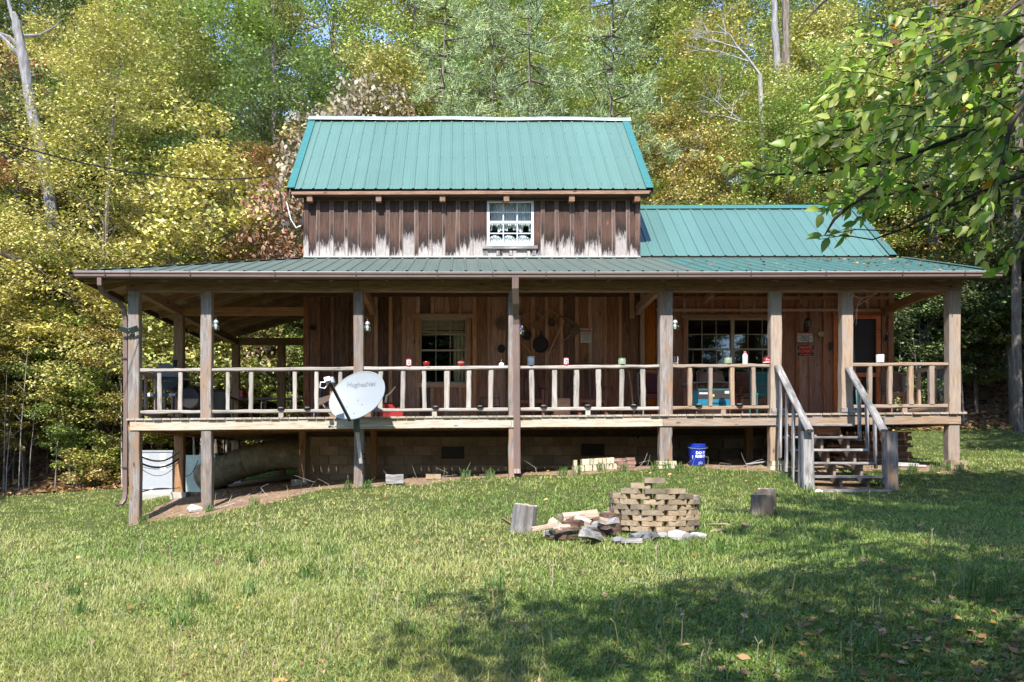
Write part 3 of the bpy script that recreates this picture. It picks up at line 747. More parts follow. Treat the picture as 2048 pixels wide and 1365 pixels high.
MB().prism([(XR_ + .01, 14.48, 3.41), (XR_ + .01, WY, ZE(WY) + .03), (XR_ - .12, WY, ZE(WY) + .03), (XR_ - .12, 14.48, 3.41)], (0, 0, -1), .006).world('rake_trim', M_ROOFP, proof)
plank('barge_board', (XR_ - .015, 14.5, 3.30), (XR_ - .015, WY, ZE(WY) - .09), .13, .028, W_TRIM, proof, wd=(0, 0, 1))
MB().prism([(MXL, WY - .02, 4.40), (MXR, WY - .02, 4.40), (MXR, WY - .16, 4.335), (MXL, WY - .16, 4.335)], (0, 0, 1), .006).world('flashing', M_GALV, proof)
# rafters
for i, x in enumerate(np.arange(-6.3, 9.6, 1.0)):
    x = float(x); ye = min(WY - .03, 14.62 + max(0, (x - XL) * .84 - .15)) if x < MXL else WY - .03
    if ye - 14.7 > .4: plank('rafter', (x, 14.62, ZE(14.62) - .13), (x, ye, ZE(ye) - .13), .14, .055, W_RAFT, proof, wd=(0, 0, 1))
for y in np.arange(15.4, 22.2, .95):
    y = float(y); xe = min(MXL - .03, XL + .1 + (y - 14.5) * (MXL - XL) / (WY - 14.5) - .15)
    if xe > XL + .5: plank('rafter', (XL + .12, y, ZLx(XL + .12) - .14), (xe, y, ZLx(xe) - .14), .14, .055, W_RAFT, proof, wd=(0, 0, 1))
plank('hip_rafter', (XL + .12, 14.6, 3.27), (MXL, WY, ZE(WY) - .15), .17, .06, W_RAFT, proof, wd=(0, 0, 1))
plank('fascia', (XL + .02, 14.52, 3.30), (XR_, 14.52, 3.30), .13, .028, W_TRIM, proof, wd=(0, 0, 1))
plank('fascia', (XL + .03, 14.54, 3.30), (XL + .03, YB, 3.30), .13, .028, W_TRIM, proof, wd=(0, 0, 1))
plank('fascia', (XL + .03, YB, 3.30), (MXL, YB, ZLx(MXL) - .1), .13, .028, W_TRIM, proof, wd=(0, 0, 1))
# gutters
def gutter(x0, x1):
    P = [(0, .0), (-.075, .0), (-.098, .02), (-.100, .055), (-.118, .075), (-.118, .10), (-.112, .10), (-.110, .078), (-.092, .058), (-.090, .022), (-.072, .006), (0, .006)]
    m = MB(); n = len(P); y0, z0 = 14.505, 3.262
    N_ = 12; vs = []
    for i in range(N_ + 1):
        x = x0 + (x1 - x0) * i / N_; sag = -.018 * math.sin(i / N_ * math.pi)
        vs += [(x, y0 + a, z0 + b + sag) for a, b in P]
    fs = [(i * n + k, i * n + (k + 1) % n, (i + 1) * n + (k + 1) % n, (i + 1) * n + k) for i in range(N_) for k in range(n)]
    m.add(vs, fs); m.add([vs[k] for k in range(n)], [tuple(range(n))]); m.add([vs[N_ * n + k] for k in range(n)], [tuple(range(n))[::-1]])
    g = m.world('gutter', M_GUT, cabin)
    N2 = 24
    l = MB(); l.tube([(x0 + (x1 - x0) * i / N2, y0 - .117, z0 + .1 - .018 * math.sin(i / N2 * math.pi)) for i in range(N2 + 1)], .009, 5); l.world('lip_highlight', M_GUTL, g)  # pale bead drawn as the bright highlight line along the lip
    return g
gut = gutter(XL + .03, XR_ + .03)
for px in (210, 380, 550, 712, 875, 985, 1092, 1190, 1355, 1502, 1652, 1805, 1930):
    x = X(px, 14.4); s = -.018 * math.sin((x - XL) / (XR_ - XL) * math.pi)
    MB().box((x, 14.384, 3.318 + s), (.016, .008, .115)).box((x, 14.44, 3.372 + s), (.016, .12, .006)).world('gutter_hanger', M_GUTD, gut)
m = MB(); m.box((XL - .05, 18.4, 3.31), (.10, 7.9, .012)); m.box((XL - .10, 18.4, 3.345), (.012, 7.9, .085)); m.box((XL - .004, 18.4, 3.345), (.01, 7.9, .085)); m.world('side_gutter', M_GUTD, cabin)
def downspout(pts, w=.075, t=.055, n=None):
    m = MB()
    pts = [Vector(p) for p in pts]; vs = []; fs = []
    for i, p in enumerate(pts):
        d = (pts[min(i + 1, len(pts) - 1)] - pts[max(i - 1, 0)]).normalized()
        sd = Vector((1, 0, 0)) if abs(d.x) < .75 else Vector((0, 0, 1)); sd = (sd - d * sd.dot(d)).normalized(); b = d.cross(sd)
        cs = ((-w / 2, -t / 2), (-w / 4, -t / 2 - .004), (0, -t / 2), (w / 4, -t / 2 - .004), (w / 2, -t / 2), (w / 2, t / 2), (-w / 2, t / 2))
        vs += [p + sd * u + b * -v_ for u, v_ in cs]
    k = 7
    for i in range(len(pts) - 1):
        for j in range(k): fs.append((i * k + j, i * k + (j + 1) % k, (i + 1) * k + (j + 1) % k, (i + 1) * k + j))
    m.add(vs, fs); return m.world('downspout', M_GUT, cabin, pts[0])
d1 = downspout([(X(202, 14.5), 14.45, 3.26), (X(202, 14.5), 14.45, 3.14), (X(206, 14.6), 14.55, 3.05), (X(220, 14.8), 14.75, 2.98), (X(238, 14.95), 14.9, 2.93), (X(249, 15), 14.97, 2.82), (X(251, 15), 15.0, 2.6), (X(252, 15), 15.0, 1), (X(251, 15), 15.0, -.55), (X(250, 15), 14.98, -.68), (X(245, 15), 14.95, -.76), (X(236, 15), 14.9, -.80)])
d2 = downspout([(X(1030, 14.5), 14.42, 3.26), (X(1030, 14.5), 14.44, 3.08), (X(1031, 14.7), 14.60, 2.85), (X(1031, 14.85), 14.80, 2.68), (X(1032, 14.9), 14.86, 2.5), (X(1033, 14.9), 14.86, 1.0), (X(1034, 14.9), 14.86, -.12), (X(1034, 14.9), 14.80, -.22)], .115, .07)
for z in (2.4, .62): MB().box((X(1033, 14.9), 14.83, z), (.14, .01, .03)).world('strap', M_GUTD, d2)
for z in (1.9, -.1): MB().box((X(251, 15), 14.96, z), (.11, .02, .03)).world('strap', M_GUTD, d1)

# ---- posts, beams, ties
BZ = 3.13
def post(x, w, mat, y=FY, upper=True, lower=True, footing=None, d=None):
    d = d or w * .85; gb = gz(x, y); yc = y + d / 2 - .06
    zt = BZ; zd = DZ(x) - .03
    if upper: p = plank('post', (x, yc, zd + .03), (x + random.uniform(-.01, .01), yc, zt), w, d, mat, cabin, wd=(1, 0, 0), bev=.012, wob=.004, seg=6)
    if lower: p = plank('post', (x + random.uniform(-.01, .01), yc + .02, gb - .05 if not footing else footing), (x, yc + .02, zd - .19 if y < 15.5 else zd - .04), w * .97, d * .95, mat, cabin, wd=(1, 0, 0), bev=.012, wob=.005, seg=5)
FP = [(X(269), .205, W_POST), (X(413), .20, W_POST), (X(718), .175, W_POST), (X(1026), .17, W_POST), (X(1331), .235, W_POST), (X(1550), .205, W_TAN), (X(1692), .205, W_TAN), (X(1907), .215, W_TAN)]
FOOT = {4: Z(922), 5: Z(923), 7: Z(921)}
for i, (x, w, mt) in enumerate(FP): post(x, w, mt, lower=i != 6, footing=FOOT.get(i))
for x, y in ((-5.97, 17.45), (-5.97, 21.84), (-4.75, 21.84)): post(x, .20, W_RAFT, y)
for x, y in ((-5.97, 19.6), (X(605, 17.2), 17.2), (X(747, 17.2), 17.2), (6.1, 17.2)): post(x, .15, W_RAFT, y, upper=False)
xs = [XL + .72] + [X(718), X(1331)] + [9.2]
for a, b in zip(xs, xs[1:]): plank('header_beam', (a + .003, 15.03, 3.23), (b - .003, 15.03, 3.23), .195, .15, W_HEAD, cabin, wd=(0, 0, 1), seg=6, wob=.004)
plank('header_beam', (-5.97, 15.11, 3.225), (-5.97, 21.9, 3.225), .19, .14, W_RAFT, cabin, wd=(0, 0, 1))
plank('header_beam', (-5.89, 21.86, 3.225), (MXL, 21.86, 3.225), .19, .12, W_RAFT, cabin, wd=(0, 0, 1))
plank('tie_beam', (-5.89, 17.45, 3.22), (MXL, 17.45, 3.22), .17, .12, W_RAFT, cabin, wd=(0, 0, 1))
for x in (X(718), X(1331), 9.10): plank('tie_beam', (x, 15.11, 3.24), (x, WY - .06, 3.22), .18, .11, W_RAFT, cabin, wd=(0, 0, 1), seg=8, bow=.05)
for px in (1409, 1541, 1680): plank('joist_end', (X(px, WY), 16.9, 3.50), (X(px, WY), WY - .04, 3.45), .12, .10, W_BATT, cabin, wd=(0, 0, 1))
plank('knee_brace', (X(1264, 17.3), 17.3, 3.05), (X(1264, 17.3), 17.3, 3.6), .09, .09, W_BATT, cabin, wd=(1, 0, 0))

# ---- deck
deck = MB()
for y in (15.35, 15.95, 16.55, 17.2): deck.prism([(-5.95, y, DZ(-5.95) - .04), (9.1, y, DZ(9.1) - .04), (9.1, y, DZ(9.1) - .18), (-5.95, y, DZ(-5.95) - .18)], (0, 1, 0), .045)
for y in (18.0, 18.8, 19.6, 20.4, 21.2, 21.8): deck.prism([(-5.95, y, DZ(-5.95) - .04), (MXL, y, DZ(MXL) - .04), (MXL, y, DZ(MXL) - .18), (-5.95, y, DZ(-5.95) - .18)], (0, 1, 0), .045)
deck = deck.world('deck', W_RAFT, cabin)
x = -6.08
while x < 9.2:
    w = .165; xe = x + w; yb = 21.95 if xe < MXL else WY - .05
    plank('deck_board', (x + w / 2, 14.90 + random.uniform(-.012, .012), DZ(x) - .018), (x + w / 2, yb, DZ(x) - .018), w - .009, .034, W_DECK, deck, wd=(1, 0, 0), bev=.004)
    x = xe
rx = [X(262), X(708), X(1022), X(1324), X(1562), X(1918)]
for a, b in zip(rx, rx[1:]):
    m_ = W_BEAM if a < 3.5 else W_TAN
    plank('rim_beam', (a + .003, 14.965, DZ(a) - .13), (b - .003, 14.965, DZ(b) - .13), .185, .055, m_, deck, wd=(0, 0, 1), seg=5, wob=.003, bev=.008)
plank('rim_beam', (-6.06, 15.0, DZ(-6) - .13), (-6.06, 21.9, DZ(-6) - .13), .185, .05, W_RAFT, deck, wd=(0, 0, 1))
plank('rim_beam', (9.17, 15.0, DZ(9.17) - .13), (9.17, WY, DZ(9.17) - .13), .185, .05, W_TAN, deck, wd=(0, 0, 1))
plank('rim_beam', (-6.0, 21.93, DZ(-6) - .13), (MXL, 21.93, DZ(-4) - .13), .185, .05, W_RAFT, deck, wd=(0, 0, 1))

# ---- railings
def railing(A, B, bal, mat, bdep=.05, bw=.09, side=False, blocks=(), lowmat=None):
    A = Vector(A); B = Vector(B)
    def P(p, h): return Vector((p.x, p.y, DZ(p.x) + h))
    wv = (0, 0, 1)
    top = plank('railing', P(A, .885), P(B, .885), .062, .10, mat, cabin, wd=wv, seg=10, wob=.005, bev=.012)
    plank('bottom_rail', P(A, .118), P(B, .118), .062, .075, mat, top, wd=wv, seg=8, wob=.005, bev=.012)
    for p in bal:
        p = A.lerp(B, p); k = random.uniform(-.014, .014)
        wd = (0, 1, 0) if side else (1, 0, 0)
        plank('baluster', P(p, .150), P(p + Vector((0 if side else k, k if side else 0, 0)), .853), bw * random.uniform(.82, 1.12), bdep, mat, top, wd=wd, seg=5, wob=.0035, bev=.012)
    for p in blocks:
        p = A.lerp(B, p); plank('block', P(p, .0), P(p, .086), .09, .06, mat, top, wd=(1, 0, 0))
    return top
def front_rail(pa, pb, pxs, mat, bd, bl, bw=.09):
    a, b = X(pa), X(pb); railing((a, 15.02, 0), (b, 15.02, 0), [(X(p) - a) / (b - a) for p in pxs], mat, bd, bw, blocks=[(X(p) - a) / (b - a) for p in bl])
front_rail(281, 402, (319, 360), W_RAIL, .055, ())
front_rail(423, 708, (455, 501, 589, 633, 680), W_RAIL, .045, (562,), .075)
front_rail(728, 1016, (760, 805, 849, 893, 937, 981), W_RAIL, .045, (869,))
front_rail(1038, 1318, (1064, 1109, 1153, 1198, 1243, 1287), W_RAIL, .045, (1176,))
front_rail(1345, 1538, (1380, 1421, 1465, 1508), W_TAN, .09, (1447,), .075)
front_rail(1704, 1895, (1740, 1780, 1822, 1864), W_TAN, .09, (1810,), .085)
railing((-5.97, 15.15, 0), (-5.97, 17.38, 0), [.2, .42, .65, .86], W_POST, .05, side=True)
railing((-5.97, 17.6, 0), (-5.97, 21.78, 0), [.1, .22, .34, .46, .58, .7, .82, .94], W_POST, .05, side=True)
railing((-5.86, 21.84, 0), (MXL - .02, 21.84, 0), [.12, .27, .55, .72, .88], W_POST, .05)
railing((9.08, 15.15, 0), (9.08, WY - .1, 0), [.22, .45, .7, .9], W_TAN, .06, side=True)
for x in (X(1553), X(1691)): plank('post_block', (x - .12, 14.91, DZ(x) + .045), (x + .12, 14.91, DZ(x) + .045), .085, .04, W_GREY, cabin, wd=(0, 0, 1))

# ---- steps
SXL, SXR = 5.80, 7.12
st = MB()
for x in (5.95, 6.45, 6.92):
    P = [(x, 14.95, .66)]
    for k in range(5):
        y = 14.70 - .244 * k; z = .44 - .229 * k
        P += [(x, y + .12, z), (x, y - .12, z)]
    P += [(x, 13.62, -.52), (x, 13.75, -.62), (x, 13.85, -.62), (x, 14.95, .42)]
    st.prism(P, (1, 0, 0), .045)
steps = st.world('steps', W_POST, cabin, (6.4, 14.4, 0))
for k in range(6):
    y = 14.83 - .244 * k; z = .69 - .229 * k
    plank('tread', (SXL, y, z - .02), (SXR, y, z - .02), .25, .042, W_GREY, steps, wd=(0, 1, 0), bev=.006, seg=4, wob=.003)
plank('step_backing', (5.95, 14.93, .58), (6.95, 14.93, .58), .16, .03, W_BOARD, steps, wd=(0, 0, 1))
for s, x, pt, pb in ((0, 5.76, (1556, 733), (1619, 862)), (1, 7.15, (1697, 738), (1768, 862))):
    plank('newel_post', (x + .05, 13.60, gz(x, 13.6) - .05), (x + .03, 13.60, .52), .18, .11, W_GREY if s == 0 else W_POST, steps, wd=(1, 0, 0), bev=.01, seg=4, wob=.004)
    a = at(pt[0], pt[1], 14.93); b = at(pb[0], pb[1], 13.42)
    plank('handrail', a, b, .13, .06, W_GREY, steps, wd=(1, 0, 0), bev=.02, seg=8, wob=.006)
    for k in range(4):
        u = .2 + .185 * k; p = a.lerp(b, u); zb = .50 - .245 * k
        plank('baluster', (x + (-.02 if s == 0 else .02), p.y, zb - .42 if s == 0 else zb - .12), (x, p.y, p.z - .05), .035, .085, W_GREY, steps, wd=(1, 0, 0), bev=.008, seg=4, wob=.005)
# ------------------------------------------------------------------ vegetation
def nrmz(a): return a / np.maximum(np.linalg.norm(a, axis=-1, keepdims=True), 1e-9)
def leaf_quads(P, size, upw, rng, asp=.62, hang=.0, k=4):
    N = len(P)
    n = rng.normal(size=(N, 3)); n[:, 2] = np.abs(n[:, 2]) + upw; n[:, 1] -= .35; n = nrmz(n)
    t_ = rng.normal(size=(N, 3)); t_[:, 2] -= hang; t_ -= n * (t_ * n).sum(1)[:, None]; t_ = nrmz(t_); b = np.cross(n, t_)
    L = size * rng.uniform(.55, 1.4, N)[:, None]
    Vq = np.stack([P, P + t_ * L * .45 + b * L * asp * .5, P + t_ * L - n * L * .12, P + t_ * L * .45 - b * L * asp * .5], 1)
    return Vq
def make_broadleaf(name, h, r, nclump, nleaf, leaf, bot, seed, trunk_r, flat=.38, limbs=26, clump_r=(.55, 1.0), upw=.8, top=.9, bark=M_BARK, shape=1.0, hang=.3, droop=0.):
    rng = np.random.default_rng(seed); rs = random.Random(seed)
    # clump centres through the crown volume
    C = []
    while len(C) < nclump:
        u = rng.uniform(-1, 1, 3)
        if u @ u > 1 or (u @ u < .25 and rng.random() < .6): continue
        zz = bot * h + (u[2] * .5 + .5) * (1 - bot) * h
        lob = 1 + .25 * math.sin(math.atan2(u[1], u[0]) * 3 + seed) * math.cos(zz * .9 + seed)
        taper_ = 1 - shape * .45 * max(0, (u[2] + .1))
        C.append((u[0] * r * lob * taper_, u[1] * r * lob * taper_, zz))
    C = np.array(C); cr = rng.uniform(*clump_r, len(C))
    w = cr ** 2; k = rng.choice(len(C), nleaf, p=w / w.sum())
    d = nrmz(rng.normal(size=(nleaf, 3))) * (rng.random(nleaf) ** .42)[:, None]
    P = C[k] + d * cr[k][:, None] * np.array([1, 1, flat]); P[:, 2] -= droop * (d[:, 0] ** 2 + d[:, 1] ** 2) * cr[k]
    cl = rng.random(len(C)) * .5 + .25 + .25 * np.sin(C[:, 2] * .8 + seed) 
    crown = np_quads(name + '_crown', leaf_quads(P, leaf, upw, rng, hang=hang), M_LEAF, {'rnd': rng.random(nleaf), 'clump': np.clip(cl[k], 0, 1)})
    m = MB(); n = 7; ph = rs.random() * 6
    ax = lambda q: Vector((.02 * h * math.sin(q * 3 + ph), .02 * h * math.cos(q * 2.3 + ph), q * h * top - .3))
    m.tube([ax(i / 8) for i in range(9)], [trunk_r * (1.25 if i == 0 else 1) * (1 - .85 * i / 8) for i in range(9)], n)
    for i in rng.choice(len(C), min(limbs, len(C)), replace=False):
        c = Vector(C[i]); q = max(.08, min(.93, (c.z - .28 * math.hypot(c.x, c.y)) / (h * top) - .02)); a = ax(q)
        mid = a.lerp(c, .5) + Vector((rs.uniform(-.15, .15), rs.uniform(-.15, .15), .08 * (c - a).length))
        rr = max(.012, trunk_r * .32 * (1 - q)); m.tube([a, mid, c], [rr, rr * .6, rr * .2], 5, caps=False)
        for _ in range(2):
            e = c + Vector((rs.uniform(-.5, .5), rs.uniform(-.5, .5), rs.uniform(-.1, .3))); m.tube([mid, mid.lerp(e, .6), e], [rr * .45, rr * .25, rr * .1], 3, caps=False)
    return m.mesh(name + '_trunk', bark, True), crown
def make_pine(name, h, r, seed, bot=.12, tufts=7, needles=40):
    rng = np.random.default_rng(seed); rs = random.Random(seed); m = MB(); tp = []
    m.tube([(0.05 * math.sin(i), 0.05 * math.cos(i * 1.7), i / 10 * h - .3) for i in range(11)], [.11 * (1 - .9 * i / 10) for i in range(11)], 7)
    z = bot * h
    while z < h * .98:
        q = (z - bot * h) / (h * (1 - bot)); L = r * (1 - q) ** .7 * (.75 + .35 * math.sin(z * 2 + seed)) + .25
        for b in range(5 if q < .8 else 4):
            a = rs.random() * 6.28; l = L * rs.uniform(.7, 1.15); dr = rs.uniform(-.12, .28)
            e = Vector((math.cos(a) * l, math.sin(a) * l, z + l * dr)); s = Vector((0, 0, z)); mid = s.lerp(e, .5) - Vector((0, 0, .08 * l))
            m.tube([s, mid, e], [.025, .016, .006], 4, caps=False)
            for t_ in range(max(2, int(tufts * l / r) + 1)):
                u = .3 + .7 * (t_ + rs.random()) / (tufts * l / r + 1); p = (s.lerp(mid, u * 2) if u < .5 else mid.lerp(e, min(1, u * 2 - 1)))
                tp.append((p.x + rs.gauss(0, .16), p.y + rs.gauss(0, .16), p.z + rs.gauss(0, .10)))
        z += .42
    tp = np.array(tp); N = len(tp) * needles; k = np.repeat(np.arange(len(tp)), needles)
    base = tp[k] + rng.normal(size=(N, 3)) * .07
    out = tp[k] * np.array([1, 1, 0]); out = nrmz(out)
    d = nrmz(rng.normal(size=(N, 3)) * .8 + out * .5 + np.array([0, 0, .35])); L = rng.uniform(.10, .19, N)[:, None]
    s = nrmz(np.cross(d, rng.normal(size=(N, 3)))) * .0115
    Vt = np.stack([base - s, base + s, base + d * L], 1)
    crown = np_quads(name + '_crown', Vt, M_NEEDLE, {'rnd': rng.random(N), 'clump': (rng.random(len(tp)) * .8)[k]})
    return m.mesh(name + '_trunk', M_BARK, True), crown
BIG = [make_broadleaf('broadleaf', 12 + i, 3.6 + .3 * (i % 2), 160, 40000, .112, .16, 20 + i, .17, limbs=40, bark=M_BARKP if i == 2 else M_BARK) for i in range(4)]
SAP = [make_broadleaf('sapling', 6.2 + .5 * i, 1.9, 62, 13500, .102, .10, 40 + i, .05, flat=.30, limbs=26, clump_r=(.4, .8), upw=1.2, bark=M_BARK) for i in range(4)]
SAPH = [make_broadleaf('sapling', 6.4 + .5 * i, 1.9, 56, 11500, .10, .30, 50 + i, .045, flat=.28, limbs=26, clump_r=(.4, .8), upw=1.2, bark=M_BARKP) for i in range(2)]
BUSH = [make_broadleaf('bush', 2.0, 1.25, 26, 4600, .10, .06, 60 + i, .03, flat=.5, limbs=16, clump_r=(.3, .55), upw=1.0, top=.7) for i in range(2)]
PINE = [make_pine('pine', 13, 3.4, 80 + i, tufts=9, needles=42) for i in range(2)]
WILLOW = make_broadleaf('seedy', 9, 3.0, 110, 30000, .12, .15, 99, .12, flat=.6, upw=.1, hang=2.2, droop=.5, limbs=30)
FINE = make_broadleaf('fine', 11, 3.5, 170, 42000, .085, .12, 101, .15, flat=.32, limbs=44, clump_r=(.45, .9), upw=1.2)
def tree(kind, meshes, x, y, s, tint, tint2, label, group=None, cat='tree', sz=1.0, rz=None, sink=.1):
    rz = random.random() * 6.28 if rz is None else rz
    M = Matrix.Translation((x, y, gz(x, y) - sink)) @ Matrix.Rotation(rz, 4, 'Z') @ Matrix.Diagonal((s, s, s * sz, 1))
    th = bpy.data.objects.new(kind, None); link(th, None, M); tag(th, label, cat, group)
    for nm, me in (('trunk', meshes[0]), ('crown', meshes[1])):
        o = bpy.data.objects.new(nm, me); col.objects.link(o); o.parent = th; WM[o.name] = M
        j = [random.uniform(.88, 1.12) for _ in range(3)]
        if nm == 'crown': o.color = (tint[0] * j[0], tint[1] * j[1], tint[2] * j[2], 1); o['tint2'] = [tint2[0] * j[1], tint2[1] * j[2], tint2[2] * j[0]]
    return th
YG, GOLD, GRN, DKG, ORG, RED = (.30, .32, .07), (.52, .42, .11), (.17, .24, .065), (.08, .12, .038), (.42, .27, .10), (.34, .09, .06)
LIME, PNK, PIN, PIN2, TANL = (.32, .37, .075), (.52, .34, .25), (.24, .31, .12), (.36, .42, .18), (.31, .33, .12)
ZN = [(60, 'at the far left edge'), (170, 'left of the gutter end'), (280, 'behind the left corner post'), (400, 'behind the second post from the left'), (500, 'above the left porch roof slope'), (610, 'beside the left edge of the main roof'), (740, 'above the left end of the main ridge'), (860, 'above the left half of the main ridge'), (1000, 'above the middle of the main ridge'), (1130, 'above the upstairs window'), (1260, 'above the right end of the main ridge'), (1400, 'above the left end of the wing ridge'), (1520, 'above the middle of the wing ridge'), (1640, 'above the right half of the wing ridge'), (1780, 'above the right end of the wing ridge'), (1900, 'behind the right end of the porch roof'), (1990, 'right of the right corner post'), (2500, 'at the far right edge')]
def zone(px):
    for a, b in ZN:
        if px < a: return b
    return ZN[-1][1]
def depthword(y): return 'front' if y < 26.5 else ('second' if y < 29 else ('middle' if y < 33 else ('back' if y < 40 else ('high' if y < 48 else 'topmost'))))
# individual trees the photograph singles out
tree('broadleaf_tree', FINE, X(215, 25.9), 25.9, 1.2, (.46, .42, .10), (.40, .36, .085), 'golden yellow tree rising behind the left end of the porch roof', sz=1.12)
tree('broadleaf_tree', FINE, X(330, 26), 26, .86, (.50, .40, .10), (.38, .34, .08), 'lower golden tree crossed by the black cable left of the main roof')
tree('broadleaf_tree', BIG[1], X(20, 30), 30, 1.05, DKG, RED, 'dark green tree tinged red at the far left edge')
tree('broadleaf_tree', WILLOW, X(690, 27.2), 27.2, 1.36, (.30, .215, .135), (.30, .13, .08), 'pinkish brown seedy tree with red leaves behind the left end of the main ridge', rz=.4)
tree('broadleaf_tree', BIG[0], X(770, 28.5), 28.5, 1.1, YG, (.40, .36, .10), 'yellow leaved tree just right of the pinkish brown seedy tree')
tree('pine_tree', PINE[0], X(890, 25.8), 25.8, 1.2, PIN, PIN2, 'soft light green pine directly above the middle of the main ridge', cat='pine')
tree('pine_tree', PINE[1], X(1060, 25.6), 25.6, 1.15, PIN, PIN2, 'bushy light green pine above the upstairs window', cat='pine')
tree('pine_tree', PINE[0], X(1225, 26.4), 26.4, 1.25, PIN, PIN2, 'light green pine behind the right end of the main ridge', cat='pine')
tree('pine_tree', PINE[1], X(985, 33), 33, 1.3, PIN, PIN2, 'taller pine standing behind the two pines above the main ridge', cat='pine')
tree('pine_tree', PINE[1], X(520, 36), 36, 1.25, (.06, .11, .05), PIN, 'dark pine beside the gap of blue sky left of the main roof', cat='pine')
tree('pine_tree', PINE[0], X(385, 42), 42, 1.35, (.07, .11, .05), PIN, 'distant dark pine left of the gap of blue sky', cat='pine')
tree('broadleaf_tree', BIG[2], X(1420, 31), 31, 1.0, LIME, GOLD, 'yellow green tree with pale trunk above the left part of the wing roof')
tree('broadleaf_tree', FINE, X(1345, 26), 26, .62, YG, LIME, 'fine leaved yellow green tree rising from behind the wing ridge')
tree('broadleaf_tree', FINE, X(1570, 28), 28, .98, LIME, YG, 'bright lime green tree behind the middle of the wing roof')
tree('broadleaf_tree', FINE, X(1720, 29), 29, 1.0, YG, LIME, 'olive yellow tree behind the right end of the wing roof')
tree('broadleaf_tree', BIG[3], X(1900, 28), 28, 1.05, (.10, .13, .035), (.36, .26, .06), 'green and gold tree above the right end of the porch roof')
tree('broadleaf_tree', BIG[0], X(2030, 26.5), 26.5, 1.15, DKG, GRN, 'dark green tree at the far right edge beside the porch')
tree('broadleaf_tree', FINE, X(520, 29), 29, .92, YG, (.36, .20, .08), 'yellow green tree tinged with orange left of the main roof edge')
tree('broadleaf_tree', SAP[1], X(419, 24.6), 24.6, 1.45, YG, GOLD, 'slender straight sapling with a pale stem and bright top left of the main roof', sz=1.15)
# rows of the wood
rs_ = random.Random(5)
def corridor(px): return 400 < px < 490 or 1440 < px < 1600
def rowtrees(y0, y1, step, pool, smin, smax, pal, kind, what, jitter=.5, xlim=None, sz=(1, 1.15), skip=0.0):
    y = (y0 + y1) / 2; xa, xb = (xlim or (X(-260, y), X(2330, y)))
    x = xa
    while x < xb:
        xx = x + rs_.uniform(-jitter, jitter) * step; yy = rs_.uniform(y0, y1)
        if yy < edge(xx) + .4 : yy = float(edge(xx)) + .4 + rs_.random()
        px = CX + xx * F / yy; s = rs_.uniform(smin, smax)
        if rs_.random() >= skip and not (corridor(px) and yy > 31 and rs_.random() < .6):
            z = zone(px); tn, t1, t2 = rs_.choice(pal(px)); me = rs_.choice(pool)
            g = f'{tn} {what} in the {depthword(yy)} row {z}'
            tree(kind, me, xx, yy, s, t1, t2, g, g + 's' if not what.endswith('s') else g, cat='bush' if kind == 'bush' else ('pine' if 'pine' in kind else 'tree'), sz=rs_.uniform(*sz))
        x += step
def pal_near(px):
    if px > 1780: return [('dark green', DKG, GRN), ('shaded green', GRN, (.30, .22, .05)), ('dark green', (.045, .07, .02), DKG)]  # right-hand leaf tints darkened to paint in the wood's shade
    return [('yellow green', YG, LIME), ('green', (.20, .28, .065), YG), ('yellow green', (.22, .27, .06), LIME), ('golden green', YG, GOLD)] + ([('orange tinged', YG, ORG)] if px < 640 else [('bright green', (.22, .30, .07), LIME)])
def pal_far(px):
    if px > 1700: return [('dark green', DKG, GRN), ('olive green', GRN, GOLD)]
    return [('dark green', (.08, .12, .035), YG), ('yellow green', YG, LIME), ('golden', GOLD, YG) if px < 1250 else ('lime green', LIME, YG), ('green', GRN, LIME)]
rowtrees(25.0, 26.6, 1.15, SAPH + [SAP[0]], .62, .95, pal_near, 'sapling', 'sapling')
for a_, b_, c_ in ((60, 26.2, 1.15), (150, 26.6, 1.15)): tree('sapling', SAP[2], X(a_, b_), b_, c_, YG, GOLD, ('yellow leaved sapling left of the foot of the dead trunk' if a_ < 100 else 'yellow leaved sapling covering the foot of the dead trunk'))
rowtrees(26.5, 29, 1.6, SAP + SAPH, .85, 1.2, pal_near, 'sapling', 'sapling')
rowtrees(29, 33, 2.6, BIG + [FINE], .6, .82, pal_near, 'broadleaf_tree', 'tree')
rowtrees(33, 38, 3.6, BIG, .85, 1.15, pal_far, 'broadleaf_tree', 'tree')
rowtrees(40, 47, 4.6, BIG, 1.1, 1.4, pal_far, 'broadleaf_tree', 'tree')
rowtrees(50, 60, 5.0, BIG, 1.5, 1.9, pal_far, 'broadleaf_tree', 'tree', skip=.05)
for i, (a_, b_, c_, l_) in enumerate(((120, 31, 1.12, 'tall yellow green tree behind the dead trunk'), (260, 32, 1.15, 'tall green tree behind the golden tree'), (350, 33, 1.2, 'tall olive tree just left of the blue gap'), (560, 32, 1.15, 'tall green tree just right of the blue gap'), (1660, 33, 1.2, 'tall green tree right of the pale trunk pair'))): tree('broadleaf_tree', BIG[i % 4], X(a_, b_), b_, c_, (GRN, YG, YG, GRN, YG)[i], (YG, GOLD, LIME, YG, GOLD)[i], l_)
rowtrees(24.6, 26, 1.35, BUSH, .6, 1.1, pal_near, 'bush', 'low bush', skip=.55)
for x, y, s in ((-16.5, 17, 1.2), (-17, 21, 1.1), (-19, 13, 1.1)): tree('broadleaf_tree', BIG[1], x, y, s * .8, YG, GRN, 'broad tree on the slope beyond the left edge of the lawn', 'broad trees beyond the left edge of the lawn')
